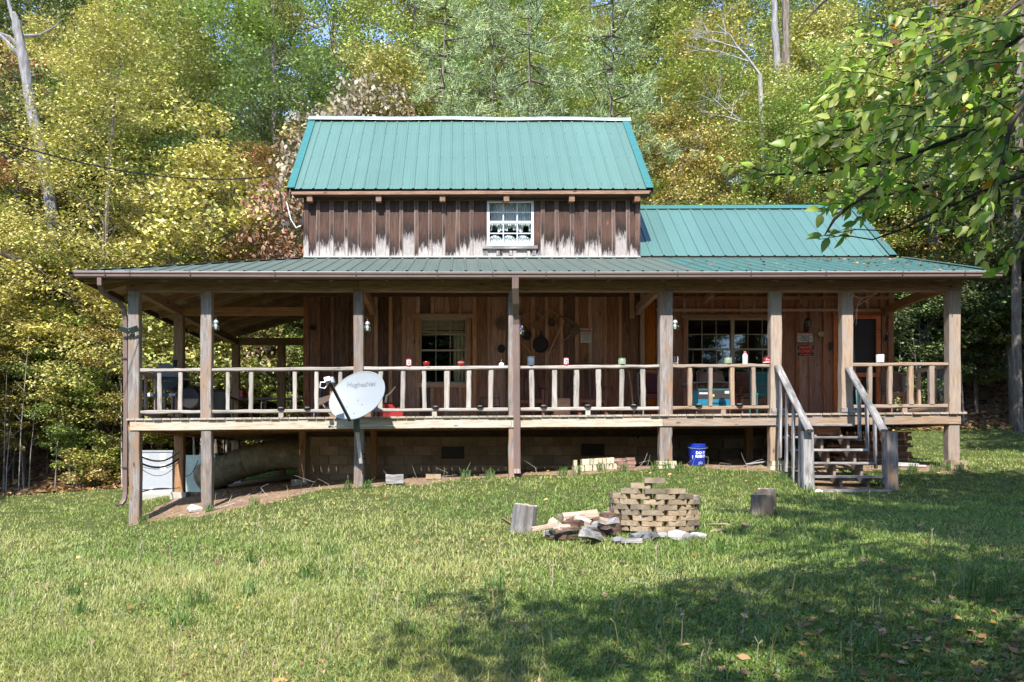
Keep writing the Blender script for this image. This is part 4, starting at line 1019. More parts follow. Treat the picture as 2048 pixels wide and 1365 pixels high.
# trees on the sunny side of the yard: they shade the lower right lawn and the wood on the right
CAN = make_broadleaf('canopy', 13, 4.4, 60, 11000, .19, .55, 131, .22, limbs=30, clump_r=(.55, 1.1))
CANH = make_broadleaf('high_canopy', 15, 3.9, 46, 10000, .19, .74, 137, .22, limbs=24, clump_r=(.55, 1.1))
TALL = make_broadleaf('tall', 14, 3.8, 130, 24000, .17, .30, 133, .22, limbs=30, clump_r=(.6, 1.1))
for i, (x, y, s, me) in enumerate([(1.2, -3.1, .82, CAN), (4.3, -3.1, .82, CAN), (7.2, -2.6, .86, CAN), (4.8, -2.2, 1.0, CANH), (6.3, .3, 1.0, CANH), (8.2, 2.4, .95, CAN), (12.0, 3.2, 1.0, CAN), (8.4, -3.2, .95, CAN), (5.2, -6.2, .9, CAN), (-1.5, -14, 1.2, TALL), (-8, -15, 1.2, TALL), (5, -16, 1.3, TALL), (1.5, -19, 1.5, TALL), (4.6, -20, 1.6, TALL), (-.5, -22, 1.7, TALL), (-4.5, -17, 1.3, TALL), (14.2, 5.5, .95, TALL), (15.6, 11.5, 1.05, TALL), (17.8, 16.5, 1.15, TALL), (19.5, 10, 1.1, TALL), (-15, -15, 1.25, TALL), (11, -15, 1.3, TALL), (20.5, 21, 1.1, TALL), (-20, 2, 1, TALL)] + [(-14 + i * 2.6, -11.5 - (i % 3) * 1.2, 1.35, SAP[i % 4]) for i in range(16)] + [(-13 + i * 2.9, -16.5 - (i % 2), 1.5, SAP[(i + 1) % 4]) for i in range(15)] + [(-15 + i * 4.1, -13.8 - (i % 2) * 1.5, .82, BIG[i % 4]) for i in range(11)]):
    tree('broadleaf_tree', me, x, y, s, GRN, YG, 'tall green tree standing around the near side of the yard', 'yard trees on the near side')

# bare snag and pale stems
def polytrunk(name, pts, rads, mat, label, cat='tree', limbs=(), n=12, group=None):
    th = thing(name, pts[0], label, cat, group)
    m = MB(); P = [Vector(p) for p in pts]; R_ = []
    Q = []; 
    for i in range(len(P) - 1):
        for k in range(4): Q.append(P[i].lerp(P[i + 1], k / 4) + Vector((random.uniform(-1, 1), 0, 0)) * rads[i] * .12); R_.append((rads[i] + (rads[i + 1] - rads[i]) * k / 4) * random.uniform(.9, 1.1))
    Q.append(P[-1]); R_.append(rads[-1]); m.tube(Q, R_, n); m.v = [(a + random.uniform(-.02, .02), b + random.uniform(-.02, .02), c) for a, b, c in m.v]
    m.world('trunk', mat, th, pts[0], True)
    for l in limbs:
        mm = MB(); mm.tube(l[0], l[1], 6); mm.world('limb', mat, th, l[0][0], True)
    return th
d = 27.6
polytrunk('dead_tree', [at(118, 560, d) * 1 + Vector((0, .6, -3.2)), at(98, 380, d), at(82, 300, d), at(62, 215, d), at(45, 110, d), at(33, 45, d), at(28, 25, d)], [.20, .20, .19, .175, .155, .14, .06], M_SNAG, 'thick grey leafless dead trunk with broken top at the upper left',
          limbs=[([at(44, 100, d), at(20, 75, d), at(-12, 62, d)], [.08, .06, .03]), ([at(34, 60, d), at(22, 25, d), at(8, -30, d)], [.10, .06, .04]), ([at(50, 72, d), at(80, 70, d), at(108, 55, d), at(125, 38, d)], [.05, .035, .025, .012]), ([at(40, 112, d), at(10, 80, d), at(-30, 40, d)], [.09, .06, .03])])
polytrunk('pale_trunk', [(X(1556, 31), 31, gz(X(1556, 31), 31) - .2), at(1558, 200, 31), at(1550, 60, 31), at(1546, -40, 31)], [.2, .13, .12, .10], M_SNAG, 'pale grey trunk rising above the wing roof, left one of a close pair')
polytrunk('pale_trunk', [(X(1578, 31.5), 31.5, gz(X(1578, 31.5), 31.5) - .2), at(1574, 250, 31.5), at(1572, 80, 31.5), at(1570, -40, 31.5)], [.2, .15, .14, .12], M_BARK, 'thicker mottled pale trunk rising above the wing roof, right one of a close pair')
polytrunk('pale_trunk', [(X(1862, 28), 27.5, gz(X(1862, 28), 27.5) - .2), at(1866, 420, 27.2), at(1862, 200, 27.2), at(1866, -40, 27)], [.22, .18, .15, .13], M_SNAG, 'pale trunk between the overhanging leaves above the right porch end')
polytrunk('thin_trunk', [(X(2035, 24.5), 24.5, gz(X(2035, 24.5), 24.5) - .2), at(2032, 500, 24.5), at(2040, 200, 24.5), at(2044, -30, 24.5)], [.13, .11, .09, .08], M_BARK, 'dark trunk against the right edge of the picture')
# leafless branchy tree
th = thing('bare_tree', (X(1500, 29), 29, gz(X(1500, 29), 29)), 'leafless tree of fine white branches left of the pale trunk pair', 'tree')
m = MB(); rr_ = random.Random(3)
def rec(m, p, d, L, r, dep):
    q = p + d * L; m.tube([p, p.lerp(q, .5) + Vector((rr_.gauss(0, .05), 0, rr_.gauss(0, .04))) * L, q], [r, r * .8, r * .6], 5, caps=False)
    if dep:
        for _ in range(3 if dep > 1 else 4):
            dd = (d + Vector((rr_.gauss(-.15, .65), rr_.gauss(0, .4), rr_.gauss(.05, .35)))).normalized(); rec(m, p.lerp(q, rr_.uniform(.4, 1)), dd, L * rr_.uniform(.55, .8), r * .6, dep - 1)
b0 = Vector((X(1530, 29), 29, gz(X(1530, 29), 29))); top_ = at(1520, 150, 28.5)
m.tube([b0, b0.lerp(top_, .5) + Vector((.1, 0, 0)), top_], [.12, .09, .07], 7); rec(m, top_, Vector((-.5, 0, .6)).normalized(), 1.5, .05, 4); rec(m, top_.lerp(b0, .15), Vector((-.75, 0, .15)).normalized(), 1.4, .04, 3)
m.world('trunk', M_BARKP, th, b0)
# thin stems of the wood, in front of the leaves
for i in range(26):
    px = random.choice([random.uniform(0, 250), random.uniform(0, 590), random.uniform(1300, 2040)]); dd = random.uniform(23.9, 26.0); x = X(px, dd); dd = max(dd, float(edge(x)) - .3); hgt = random.uniform(1.8, 5.5)
    z0 = gz(x, dd); ln = random.uniform(-.3, .3)
    st_ = MB().tube([(x, dd, z0 - .1), (x + ln * .3, dd, z0 + hgt * .4), (x + ln, dd + .1, z0 + hgt)], [random.uniform(.018, .035), .016, .006], 5)
    for _ in range(4):
        q = random.uniform(.3, .9); st_.tube([(x + ln * q, dd, z0 + hgt * q), (x + ln * q + random.uniform(-.6, .6), dd + random.uniform(-.2, .2), z0 + hgt * q + random.uniform(.1, .5))], [.008, .003], 3)
    o = st_.world('dead_sapling', M_BARK if i % 2 else M_BARKP, None, (x, dd, z0)); px_ = CX + x * F / dd
    g = 'thin pale bare stem at the edge of the wood ' + ('on the left' if px_ < 600 else 'on the right'); tag(o, g, 'sapling', g + ' side')

# ---- overhanging tree, near, upper right
OT = thing('overhanging_tree', (6.3, 3.2, gz(6.3, 3.2)), 'near tree whose green leafy branches hang into the upper right of the picture', 'tree')
MB().tube([(6.3, 3.2, -1.8), (6.2, 3.3, 0), (6.0, 3.4, 3), (5.8, 3.6, 7)], [.28, .22, .18, .12], 12).world('trunk', M_BARK, OT, (6.3, 3.2, -1.5), True)
LV = []
for i in range(7):
    rn = random.Random(i); L = 1.0; W2 = rn.uniform(.21, .29); cv = rn.uniform(.05, .25); fold = rn.uniform(.03, .10); tw = rn.uniform(-.1, .1)
    prof = [(0, .02), (.12, .62), (.32, 1.0), (.55, .92), (.78, .55), (.93, .18), (1.0, .0)]
    vs = []
    for u, w in prof: vs += [(u, -W2 * w, fold * w - cv * u * u + tw * u * w), (u, 0, -cv * u * u), (u, W2 * w, fold * w - cv * u * u - tw * u * w)]
    fs = []
    for k in range(len(prof) - 1): fs += [(3 * k, 3 * k + 1, 3 * k + 4, 3 * k + 3), (3 * k + 1, 3 * k + 2, 3 * k + 5, 3 * k + 4)]
    mb = MB(); mb.add(vs, fs); me = mb.mesh('leaf', M_BIGLEAF, True)
    for an, va in (('rnd', rn.random()), ('clump', rn.random() * .5)):
        a = me.attributes.new(an, 'FLOAT', 'FACE'); a.data.foreach_set('value', [va] * len(fs))
    LV.append((me, np.array(vs), fs))
BR = [([(2300, 30, 4.4), (2100, 180, 4.3), (1950, 262, 4.3), (1790, 322, 4.4), (1640, 345, 4.5), (1540, 350, 4.5), (1486, 346, 4.6)], 12),
      ([(2250, -120, 4.7), (2050, 0, 4.6), (1900, 110, 4.5), (1790, 200, 4.5), (1700, 262, 4.4), (1640, 285, 4.4)], 13),
      ([(2250, 160, 4.9), (2050, 300, 4.8), (1900, 360, 4.7), (1800, 385, 4.7), (1720, 400, 4.6), (1670, 430, 4.5)], 13),
      ([(2150, -150, 5.2), (1980, -20, 5.1), (1850, 60, 5.0), (1760, 120, 5.0), (1690, 175, 4.9)], 11),
      ([(1800, -140, 5.2), (1730, -60, 5.2), (1680, -20, 5.1), (1640, 10, 5.1), (1612, 40, 5.1)], 5),
      ([(2200, 60, 3.9), (2080, 160, 3.9), (2020, 250, 3.9), (2005, 330, 3.9), (1998, 400, 3.9), (1985, 470, 3.9)], 6),
      ([(2300, 250, 4.6), (2120, 330, 4.6), (1990, 370, 4.6), (1880, 420, 4.6), (1800, 460, 4.5), (1745, 480, 4.5)], 10),
      ([(2200, -60, 4.2), (2060, 60, 4.1), (1950, 140, 4.1), (1860, 215, 4.1), (1800, 270, 4.1)], 11),
      ([(1760, 375, 4.5), (1700, 410, 4.5), (1668, 440, 4.5), (1650, 470, 4.5)], 3),
      ([(2250, 330, 4.2), (2120, 400, 4.2), (2060, 450, 4.3), (2030, 500, 4.3)], 4),
      ([(2200, 120, 5.4), (2000, 190, 5.4), (1880, 260, 5.3), (1780, 350, 5.3)], 10)]
def okleaf(p):
    px, py = CX + p.x * F / p.y, HY - p.z * F / p.y
    return py < np.interp(px, [1400, 1480, 1610, 1640, 1700, 1740, 1800, 1900, 1960, 2060], [300, 372, 385, 500, 500, 420, 470, 520, 540, 600]) and py > np.interp(px, [1400, 1500, 1600, 1640, 1700, 1740, 1800], [325, 290, 240, 150, 20, -50, -200]) - (900 if 1590 < px < 1660 and py < 120 else 0)
rb_ = random.Random(21); nleaf = 0; massV = []; massF = []; massR = []
def put_leaf(br, p, dr, size):
    global nleaf
    dr = dr.normalized(); nz = Vector((rb_.gauss(0, .7), -rb_.uniform(.2, 1.2), rb_.gauss(.5, .6))); y = nz.cross(dr)
    if y.length < .1: y = dr.orthogonal()
    y.normalize(); z = dr.cross(y)
    M = Matrix(((dr.x * size, y.x * size, z.x * size, p.x), (dr.y * size, y.y * size, z.y * size, p.y), (dr.z * size, y.z * size, z.z * size, p.z), (0, 0, 0, 1)))
    i = rb_.randrange(7); u = rb_.random()
    if nleaf < 298:
        o = bpy.data.objects.new('leaf', LV[i][0]); link(o, br, M)
        if u < .10: o.color = (.42, .20, .03, 1); o['tint2'] = [.36, .12, .03]
        elif u < .22: o.color = (.32, .28, .04, 1); o['tint2'] = [.26, .22, .04]
        else: v = rb_.uniform(.7, 1.3); o.color = (.26 * v, .42 * v, .055 * v, 1); o['tint2'] = [.42, .50, .09]
        nleaf += 1
    else:
        k = len(massV); massV.extend([tuple(M @ Vector(q)) for q in LV[i][1]]); massF.extend([tuple(a + k for a in f) for f in LV[i][2]]); massR.extend([rb_.random()] * len(LV[i][2]))
tasks = []
for pts, ns in BR:
    P = [at(a, b, c) for a, b, c in pts]; m = MB(); n = len(P)
    m.tube(P, [.016 * (1 - .85 * i / (n - 1)) + .0015 for i in range(n)], 6)
    br = m.world('branch', M_TWIG, OT, P[0]); tw = MB(); tw.tube([P[0], P[1]], .004, 4); tl = []
    ns = int(ns * 2.7) if ns > 5 else ns
    for k in range(ns):
        u = .12 + .88 * k / max(1, ns - 1); s = u * (n - 1); i = min(int(s), n - 2); p = P[i].lerp(P[i + 1], s - i); dr = (P[i + 1] - P[i]).normalized()
        sd = Vector((-rb_.uniform(.1, 1.0), rb_.uniform(-.8, .8), rb_.uniform(-.8, .8))); L = rb_.uniform(.25, .60) * (1.15 - .5 * u)
        q = p + (dr * .7 + sd).normalized() * L + Vector((0, 0, -.06)); mid = p.lerp(q, .5) + Vector((0, 0, .025))
        if not okleaf(q) or not okleaf(mid): continue
        tw.tube([p, mid, q], [.004, .003, .0012], 4, caps=False)
        nl = max(3, int(L / .040))
        for j in range(nl):
            w = (j + .6) / nl; pp = p.lerp(mid, w * 2) if w < .5 else mid.lerp(q, w * 2 - 1); side = 1 if j % 2 else -1
            tdir = (q - p).normalized(); up = Vector((0, -1, 0)).cross(tdir)
            ld = tdir * .7 + up * side * .75 + Vector((0, rb_.gauss(0, .25), -.55))
            tl.append((pp, ld, rb_.uniform(.05, .09)))
    tw.world('twig', M_TWIG, br, P[0]); tasks += [(br, *t_) for t_ in tl]
tasks = [q for q in tasks if okleaf(q[1])]
rb_.shuffle(tasks)
for br, p, ld, s in sorted(tasks, key=lambda q: 0 if (q[1].x * F / q[1].y + CX) < 2060 else 1): put_leaf(br, p, ld, s)
if massV:
    mb = MB(); mb.add(massV, massF); o_ = Vector(massV[0]); o = mb.world('foliage', M_BIGLEAF, OT, o_, True)
    for an, va in (('rnd', massR), ('clump', massR)):
        a = o.data.attributes.new(an, 'FLOAT', 'FACE'); a.data.foreach_set('value', va)
    o.color = (.26, .42, .055, 1); o['tint2'] = [.42, .50, .09]; o['kind'] = 'stuff'

# ---- lawn: grass blades, clover, seed stalks, fallen leaves (nobody could count them)
def lawn_points(N, d0, d1, rng, power=1.0, xm=.2):
    u = rng.random(N); d = 1 / (1 / d0 + u * (1 / d1 - 1 / d0)) if power == 1 else d0 * (d1 / d0) ** u
    xl = (-xm * 2048 - CX) / F * d; xr = (2048 * (1 + xm) - CX) / F * d
    x = xl + (xr - xl) * rng.random(N)
    m_ = (1 - dirtmask(x, d)); lm_ = littermask(x, d)
    keep = (rng.random(N) < np.clip(m_ * 1.1 - .05, .025, 1) * (1 - lm_ * .85)) & (x > -15.5)
    return x[keep], d[keep]
def vnoise(x, y, s, seed=0):
    return (np.sin(x * s + 1.7 * np.sin(y * s * .8 + seed)) * np.cos(y * s * 1.1 + 1.3 * np.sin(x * s * .7 + seed * 2)) + .5 * np.sin(x * s * 2.3 + y * s * 1.9 + seed)) / 1.5 * .5 + .5
rng = np.random.default_rng(3)
x, y = lawn_points(88000, 3.6, 27, rng); nb = 8
k = np.repeat(np.arange(len(x)), nb); N = len(k); d_ = y[k]
cx = x[k] + rng.normal(0, .028, N) * (1 + d_ * .05); cy = y[k] + rng.normal(0, .028, N) * (1 + d_ * .05); cz = ground(cx, cy)
hh = (.035 + .05 * vnoise(cx, cy, 1.3, 2) ** 2 + .03 * (rng.random(len(x)) ** 3)[k]) * rng.uniform(.5, 1.3, N) * np.where(cx < 0, 1.15, 1.0)
wd_ = (.0032 + .0005 * d_) * rng.uniform(.7, 1.3, N); an = rng.random(N) * 6.283; lean = rng.uniform(.15, 1.1, N)
base = np.c_[cx, cy, cz]; dirv = np.c_[np.cos(an) * lean, np.sin(an) * lean, np.ones(N)]; dirv = nrmz(dirv)
sd = np.c_[-np.sin(an), np.cos(an), np.zeros(N)] * wd_[:, None] / 2
sd[rng.random(N) < .6] *= 1; mid = base + dirv * (hh * .55)[:, None]
tipd = nrmz(dirv + np.c_[np.cos(an) * .7, np.sin(an) * .7, -np.full(N, .35)]); tip = mid + tipd * (hh * .5)[:, None]
Vg = np.concatenate([np.stack([base - sd, base + sd, mid + sd * .8, mid - sd * .8], 1), np.stack([mid - sd * .8, mid + sd * .8, tip, tip], 1)])
dry = np.clip(.55 * vnoise(cx, cy, .55, 4) + .35 * vnoise(cx, cy, 2.2, 1) + .18 * (cx < .5) - .10 + .05 * (rng.random(N)), 0, 1)
far = d_ > 7.0
tri = np.stack([base - sd * 1.2, base + sd * 1.2, tip], 1)
def grass_obj(name, V_, rn, cl, c1, c2, label=None, mat=M_GRASS, cat=None):
    o = link(bpy.data.objects.new(name, np_quads(name, V_, mat, {'rnd': rn, 'clump': cl}))); o.color = (*c1, 1); o['tint2'] = list(c2); tag(o, label, cat, kind='stuff'); return o
rn_ = rng.random(N); nf = ~far; sel = np.r_[nf, nf]
# near blades: two faces each (quad + quad with a folded tip); far blades: one triangle each
Vn = Vg[sel]; Vn[len(Vn) // 2:, 3] = Vn[len(Vn) // 2:, 2] + sd[nf] * .15
GC1, GC2 = (.20, .285, .045), (.40, .40, .12)
grass_obj('grass', Vn, np.r_[rn_[nf], rn_[nf]], np.r_[dry[nf], dry[nf]], GC1, GC2, 'short green and straw coloured lawn grass in front of the camera', cat='grass')
grass_obj('grass', tri[far], rn_[far], dry[far], GC1, GC2, 'short lawn grass around the porch and fire ring', cat='grass')
# clover and broad weeds
x, y = lawn_points(62000, 3.6, 13, rng); w = vnoise(x, y, .9, 7) * .6 + .5 * (x > -1) + .15 * (y < 7); keep = rng.random(len(x)) < np.clip(w - .25, .05, 1); x = x[keep]; y = y[keep]; N = len(x)
P = np.c_[x, y, ground(x, y) + rng.uniform(.015, .055, N)]
grass_obj('clover', leaf_quads(P, .021, 1.6, rng, asp=.9), rng.random(N), np.clip(vnoise(x, y, 3, 3), 0, 1) * .6, (.085, .155, .035), (.16, .20, .05), 'clover and small broad weeds growing among the lawn grass', cat='weeds')
# seed stalks, mostly left
x, y = lawn_points(3000, 4.5, 16, rng); w = np.clip(.9 - (x + 2) * .12, .12, 1) * vnoise(x, y, 1.1, 9); keep = rng.random(len(x)) < w; x = x[keep]; y = y[keep]; N = len(x)
b_ = np.c_[x, y, ground(x, y)]; an = rng.random(N) * 6.28; h_ = rng.uniform(.10, .24, N); e = b_ + np.c_[np.cos(an) * .35, np.sin(an) * .35, np.ones(N)] * h_[:, None]; s = np.c_[-np.sin(an), np.cos(an), np.zeros(N)] * .0022
s = s * (1 + y[:, None] * .07)
q1 = np.stack([b_ - s, b_ + s, e + s * .6, e - s * .6], 1)
parts = [q1]
for j in range(3):
    a2 = an + rng.uniform(-1.2, 1.2, N); f = e + np.c_[np.cos(a2) * .5, np.sin(a2) * .5, rng.uniform(.1, .8, N)] * .055; parts.append(np.stack([e - s * .6, e + s * .6, f + s, f - s], 1))
grass_obj('seed_stalks', np.concatenate(parts), np.tile(rng.random(N), 4), np.tile(rng.random(N), 4), (.20, .20, .08), (.30, .22, .14), 'dry grass stalks with seed heads standing above the lawn', cat='grass')
# taller tufts by the posts and dirt edge
tx = [(X(p), 14.8 + random.uniform(-.25, .15)) for p in (700, 430, 1120, 1150, 1200, 1300, 1345, 1330, 1570, 1590, 1850, 1880, 300, 740, 520, 1900, 930, 980, 1240, 1785, 1810)] + [(random.uniform(-5, 4), random.uniform(4.6, 9)) for _ in range(26)] + [(5.5, 13.7), (5.6, 14.2), (5.7, 13.3)]
bs = []; 
for (a, b) in tx:
    n_ = 40; aa = rng.random(n_) * 6.28; rr2 = rng.random(n_) ** .5 * .09; px_ = a + np.cos(aa) * rr2; py_ = b + np.sin(aa) * rr2; g0 = ground(px_, py_)
    hh_ = rng.uniform(.08, .26, n_); a3 = rng.random(n_) * 6.28; bb = np.c_[px_, py_, g0]; mm_ = bb + np.c_[np.cos(a3) * .2, np.sin(a3) * .2, np.ones(n_)] * (hh_ * .6)[:, None]; tt = mm_ + np.c_[np.cos(a3) * .7, np.sin(a3) * .7, np.full(n_, .35)] * (hh_ * .5)[:, None]
    s2 = np.c_[-np.sin(a3), np.cos(a3), np.zeros(n_)] * .0032 * (1 + b * .04); bs += [np.stack([bb - s2, bb + s2, mm_ + s2, mm_ - s2], 1), np.stack([mm_ - s2, mm_ + s2, tt + s2 * .1, tt - s2 * .1], 1)]
V_ = np.concatenate(bs); grass_obj('grass_tufts', V_, rng.random(len(V_)), rng.random(len(V_)) * .5, (.10, .19, .035), (.20, .23, .06), 'taller green grass tufts at post feet and across the lawn', cat='grass')
# fallen leaves
def fallen(name, P, size, label, upw=2.5):
    N = len(P); q = leaf_quads(P, size, upw, rng, asp=.75)
    return grass_obj(name, q, rng.random(N), rng.random(N), (.22, .11, .055), (.40, .24, .10), label, M_DRY, 'leaves')
x, y = lawn_points(4200, 4, 25, rng); w = np.clip(.24 + .9 * np.clip((x - 1.2) / 3, 0, 1) * np.clip((8.5 - y) / 3, 0, 1) + .35 * (x > 9), 0, 1); keep = rng.random(len(x)) < w
x = np.r_[x[keep], rng.uniform(2.2, 4.8, 420)]; y = np.r_[y[keep], rng.uniform(4.2, 5.8, 420)]
fallen('fallen_leaves', np.c_[x, y, ground(x, y) + rng.uniform(.015, .045, len(x))], .062, 'brown and orange fallen leaves scattered over the lawn')
x = rng.uniform(-24, 30, 26000); y = edge(x) - .4 + rng.random(26000) ** 1.6 * 14; fallen('leaf_litter', np.c_[x, y, ground(x, y) + .03], .16, 'brown leaf litter covering the bank under the trees', 1.2)
x = rng.uniform(4.5, 9.4, 210) ; x = np.where(rng.random(210) < .55, rng.uniform(7.5, 9.3, 210), x); y = 14.6 + rng.random(210) ** .7 * 2.75
fallen('roof_leaves', np.c_[x, y, 3.386 + (y - 14.5) * .3281 + .02], .075, 'dry leaves lying on the right end of the porch roof', 3)
x = rng.uniform(-6, 9.5, 900); y = 14.3 + rng.random(900) * 3; fallen('dirt_litter', np.c_[x, y, ground(x, y) + .015], .055, 'bits of dry leaf on the bare earth under the porch edge', 3)
# ------------------------------------------------------------------ lettering
def text_geo(body, size, bold=.0, spacing=1.0):
    cu = bpy.data.curves.new('lettering', 'FONT'); cu.body = body; cu.size = size; cu.align_x = 'CENTER'; cu.align_y = 'CENTER'; cu.offset = bold; cu.resolution_u = 2; cu.space_character = spacing
    o = bpy.data.objects.new('lettering', cu); col.objects.link(o); dg = bpy.context.evaluated_depsgraph_get(); dg.update()
    me = bpy.data.meshes.new_from_object(o.evaluated_get(dg)); vs = [Vector(v.co) for v in me.vertices]; fs = [tuple(p.vertices) for p in me.polygons]
    bpy.data.objects.remove(o); bpy.data.curves.remove(cu); bpy.data.meshes.remove(me); return vs, fs
def text_on(mb, body, size, fn, mi=0, bold=0.0, sx=1.0):
    vs, fs = text_geo(body, size, bold); mb.add([fn(v.x * sx, v.y) for v in vs], fs, mi)

# ------------------------------------------------------------------ satellite dish
DP = Vector((X(712, 14.62), 14.62, 0))
dish_c = at(713, 791, 14.35)
dish = thing('satellite_dish', at(716, 922, 14.85), 'large grey-white oval satellite dish on a pole strapped to the post below the porch', 'satellite dish')
nv = Vector((-.36, -.86, .36)).normalized(); uu = Vector((0, 0, 1)).cross(nv).normalized(); uu = -uu if uu.x < 0 else uu; vv = nv.cross(uu); vv = vv if vv.z > 0 else -vv
ra, rb2 = .54, .445; rot = R(20); ua = uu * math.cos(rot) + vv * math.sin(rot); va = -uu * math.sin(rot) + vv * math.cos(rot)
def dishp(a, b, off=0.0): return dish_c + ua * a + va * b - nv * (.075 * (1 - (a / ra) ** 2 - (b / rb2) ** 2)) + nv * off
m = MB(); n = 48; rings = 9; vs = [dishp(0, 0)]; 
for i in range(1, rings + 1):
    for k in range(n): vs.append(dishp(ra * i / rings * math.cos(6.28318 * k / n), rb2 * i / rings * math.sin(6.28318 * k / n)))
fs = [(0, 1 + k, 1 + (k + 1) % n) for k in range(n)]
for i in range(rings - 1):
    for k in range(n): fs.append((1 + i * n + k, 1 + (i + 1) * n + k, 1 + (i + 1) * n + (k + 1) % n, 1 + i * n + (k + 1) % n))
m.add(vs, fs); k0 = len(vs); m.add([Vector(v) - nv * .02 for v in vs], [f[::-1] for f in fs])
rim = [dishp(ra * math.cos(6.28318 * k / n) * 1.003, rb2 * math.sin(6.28318 * k / n) * 1.003, -.008) for k in range(n + 1)]; m.tube(rim, .013, 6, caps=False)
refl = m.world('reflector', M_DISH, dish, dish_c, True)
m = MB(); text_on(m, 'HughesNet', .125, lambda x, y: dishp(*( (lambda w: (w.dot(ua), w.dot(va)))(Vector((1, 0, 0)) .normalized() * 0 + uu * (x + .03) + vv * (y + .23) )), .006), bold=.001)
m.world('lettering', M_LOGO, refl, dish_c)
for px, py in ((714, 799), (691, 812), (727, 812), (713, 831)):
    p = at(px, py, 14.35); w = p - dish_c; q = dishp(w.dot(ua), w.dot(va), .004); MB().lathe([(0, 0), (.011, 0), (.011, .006), (0, .008)], 8, Mx=nv.to_track_quat('Z', 'Y').to_matrix()).build('bolt', M_LOGO, refl, T(q))
a = dishp(-.05, -rb2 * .98, -.01); lnb = at(660, 765, 13.75)
a = at(700, 842, 14.18)
plank('feed_arm', a, lnb, .045, .05, M_BLACK, dish, wd=(1, 0, 0), bev=.004)
l = MB().box((0, 0, 0), (.14, .16, .09), Matrix.Rotation(R(-12), 4, 'Y')).build('feed_head', M_HVAC, dish, T(lnb + Vector((.0, .0, .03))), False)
MB().box((-.03, -.1, .015), (.10, .05, .07), Matrix.Rotation(R(-12), 4, 'Y')).build('feed_cap', M_WPL, l, T(lnb + Vector((.0, .0, .03))))
m = MB(); m.tube([lnb + Vector((-.03, 0, -.02)), lnb + Vector((-.09, .02, -.10)), lnb + Vector((-.17, 0, -.09)), lnb + Vector((-.16, 0, 0)), lnb + Vector((-.08, 0, .0))], .009, 6); m.world('cable_loop', M_WPL, dish, lnb)
pt = at(712, 842, 14.55); pb = at(722, 921, 14.80); pole = MB().tube([pb + Vector((0, 0, -.05)), pb.lerp(pt, .6), pt.lerp(pb, .25)], [.036, .036, .036], 14).world('pole', M_PVC, dish, pb, True)
MB().box(pt.lerp(pb, .12), (.10, .11, .24)).world('mount_bracket', M_BIN, dish, pt)
MB().box(pt + Vector((-.02, .0, .08)), (.22, .06, .06)).world('mount_arm', M_BLACK, dish, pt)
for z in (0.02, .10): MB().lathe([(.045, 0), (.05, .005), (.05, .02), (.045, .025)], 12).box((0, .05, .012), (.16, .02, .022)).build('clamp', M_BLACK, dish, T(pb + Vector((0, 0, z))))
MB().tube([at(690, 851, 14.7), at(745, 852, 14.9), at(790, 852, 14.9)], .012, 6).tube([at(662, 855, 14.8), at(690, 851, 14.7)], .01, 6).world('stay_rod', M_GALV, dish)
MB().box(at(662, 854, 14.85), (.09, .03, .04)).world('stay_bracket', M_BLACK, dish)
MB().box(at(655, 816, 14.7), (.08, .05, .035)).world('rail_clamp', M_BLACK, dish)

# ------------------------------------------------------------------ heating unit and duct
hx, hy = -6.95, 19.1; hz = gz(hx, hy)
hv = thing('heating_unit', (hx, hy, hz), 'grey heating and cooling unit on a concrete pad under the left end of the porch', 'hvac unit')
MB().box((0, 0, .02), (1.0, 1.1, .16)).build('pad', M_CONC, hv)
bd = MB().box((0, 0, .58), (.78, .8, .96)).build('cabinet', M_HVAC, hv)
MB().box((0, 0, 1.075), (.82, .84, .035)).build('lid', M_HVAC, hv)
MB().box((.18, -.404, .93), (.13, .006, .16)).build('label_plate', M_WPL, bd); MB().box((.18, -.404, .70), (.14, .006, .13)).build('label_plate', M_WPL, bd)
MB().box((-.24, -.404, .95), (.18, .006, .06)).build('label_plate', M_WPL, bd); MB().box((-.09, -.404, .20), (.06, .006, .08)).build('label_plate', M_WPL, bd)
g = MB()
for i in range(12): g.box((.393, 0, .25 + i * .06), (.008, .7, .018))
g.build('side_louvre', M_HVACD, hv)
h2 = thing('duct_box', (-6.05, 19.3, gz(-6.05, 19.3)), 'square galvanised duct box beside the grey heating unit', 'duct box')
MB().box((0, 0, .42), (.86, .8, .86)).build('casing', M_GALV, h2); MB().box((-.44, -.2, .42), (.03, .45, .84)).build('side_board', W_TAN, h2); MB().box((.46, -.05, .45), (.08, .74, .9)).build('collar', M_BLACKP, h2)
t = NT('crinkled_foil'); v = objvec(t, False); n = t.noise(v, 15, 5, .7, 1.2); n2 = t.noise(v, 5, 5, .6)
t.set(Base_Color=t.ramp(n2, [(.3, (.22, .17, .10)), (.7, (.44, .37, .24))]), Metallic=.7, Roughness=.42, Normal=t.bump(n, 1.0, .05)); M_FOIL = t.mat
dp = [at(408, 958, 18.9), at(430, 948, 18.8), at(465, 934, 18.7), at(500, 922, 18.6), at(535, 913, 18.4), at(575, 908, 18.2), at(620, 908, 18.0), at(640, 908, 18.0)]
dp = [dp[0].lerp(dp[1], 0)] + dp[1:]
dq = []; 
for i in range(7): dq += [dp[i].lerp(dp[i + 1], k / 5) for k in range(5)]
m = MB(); m.tube(dq, [.345 + .012 * (-1) ** i for i in range(len(dq))], 22); fd = m.world('duct', M_FOIL, None, dp[0], True); tag(fd, 'fat foil wrapped flexible duct running under the porch to the block wall', 'duct')
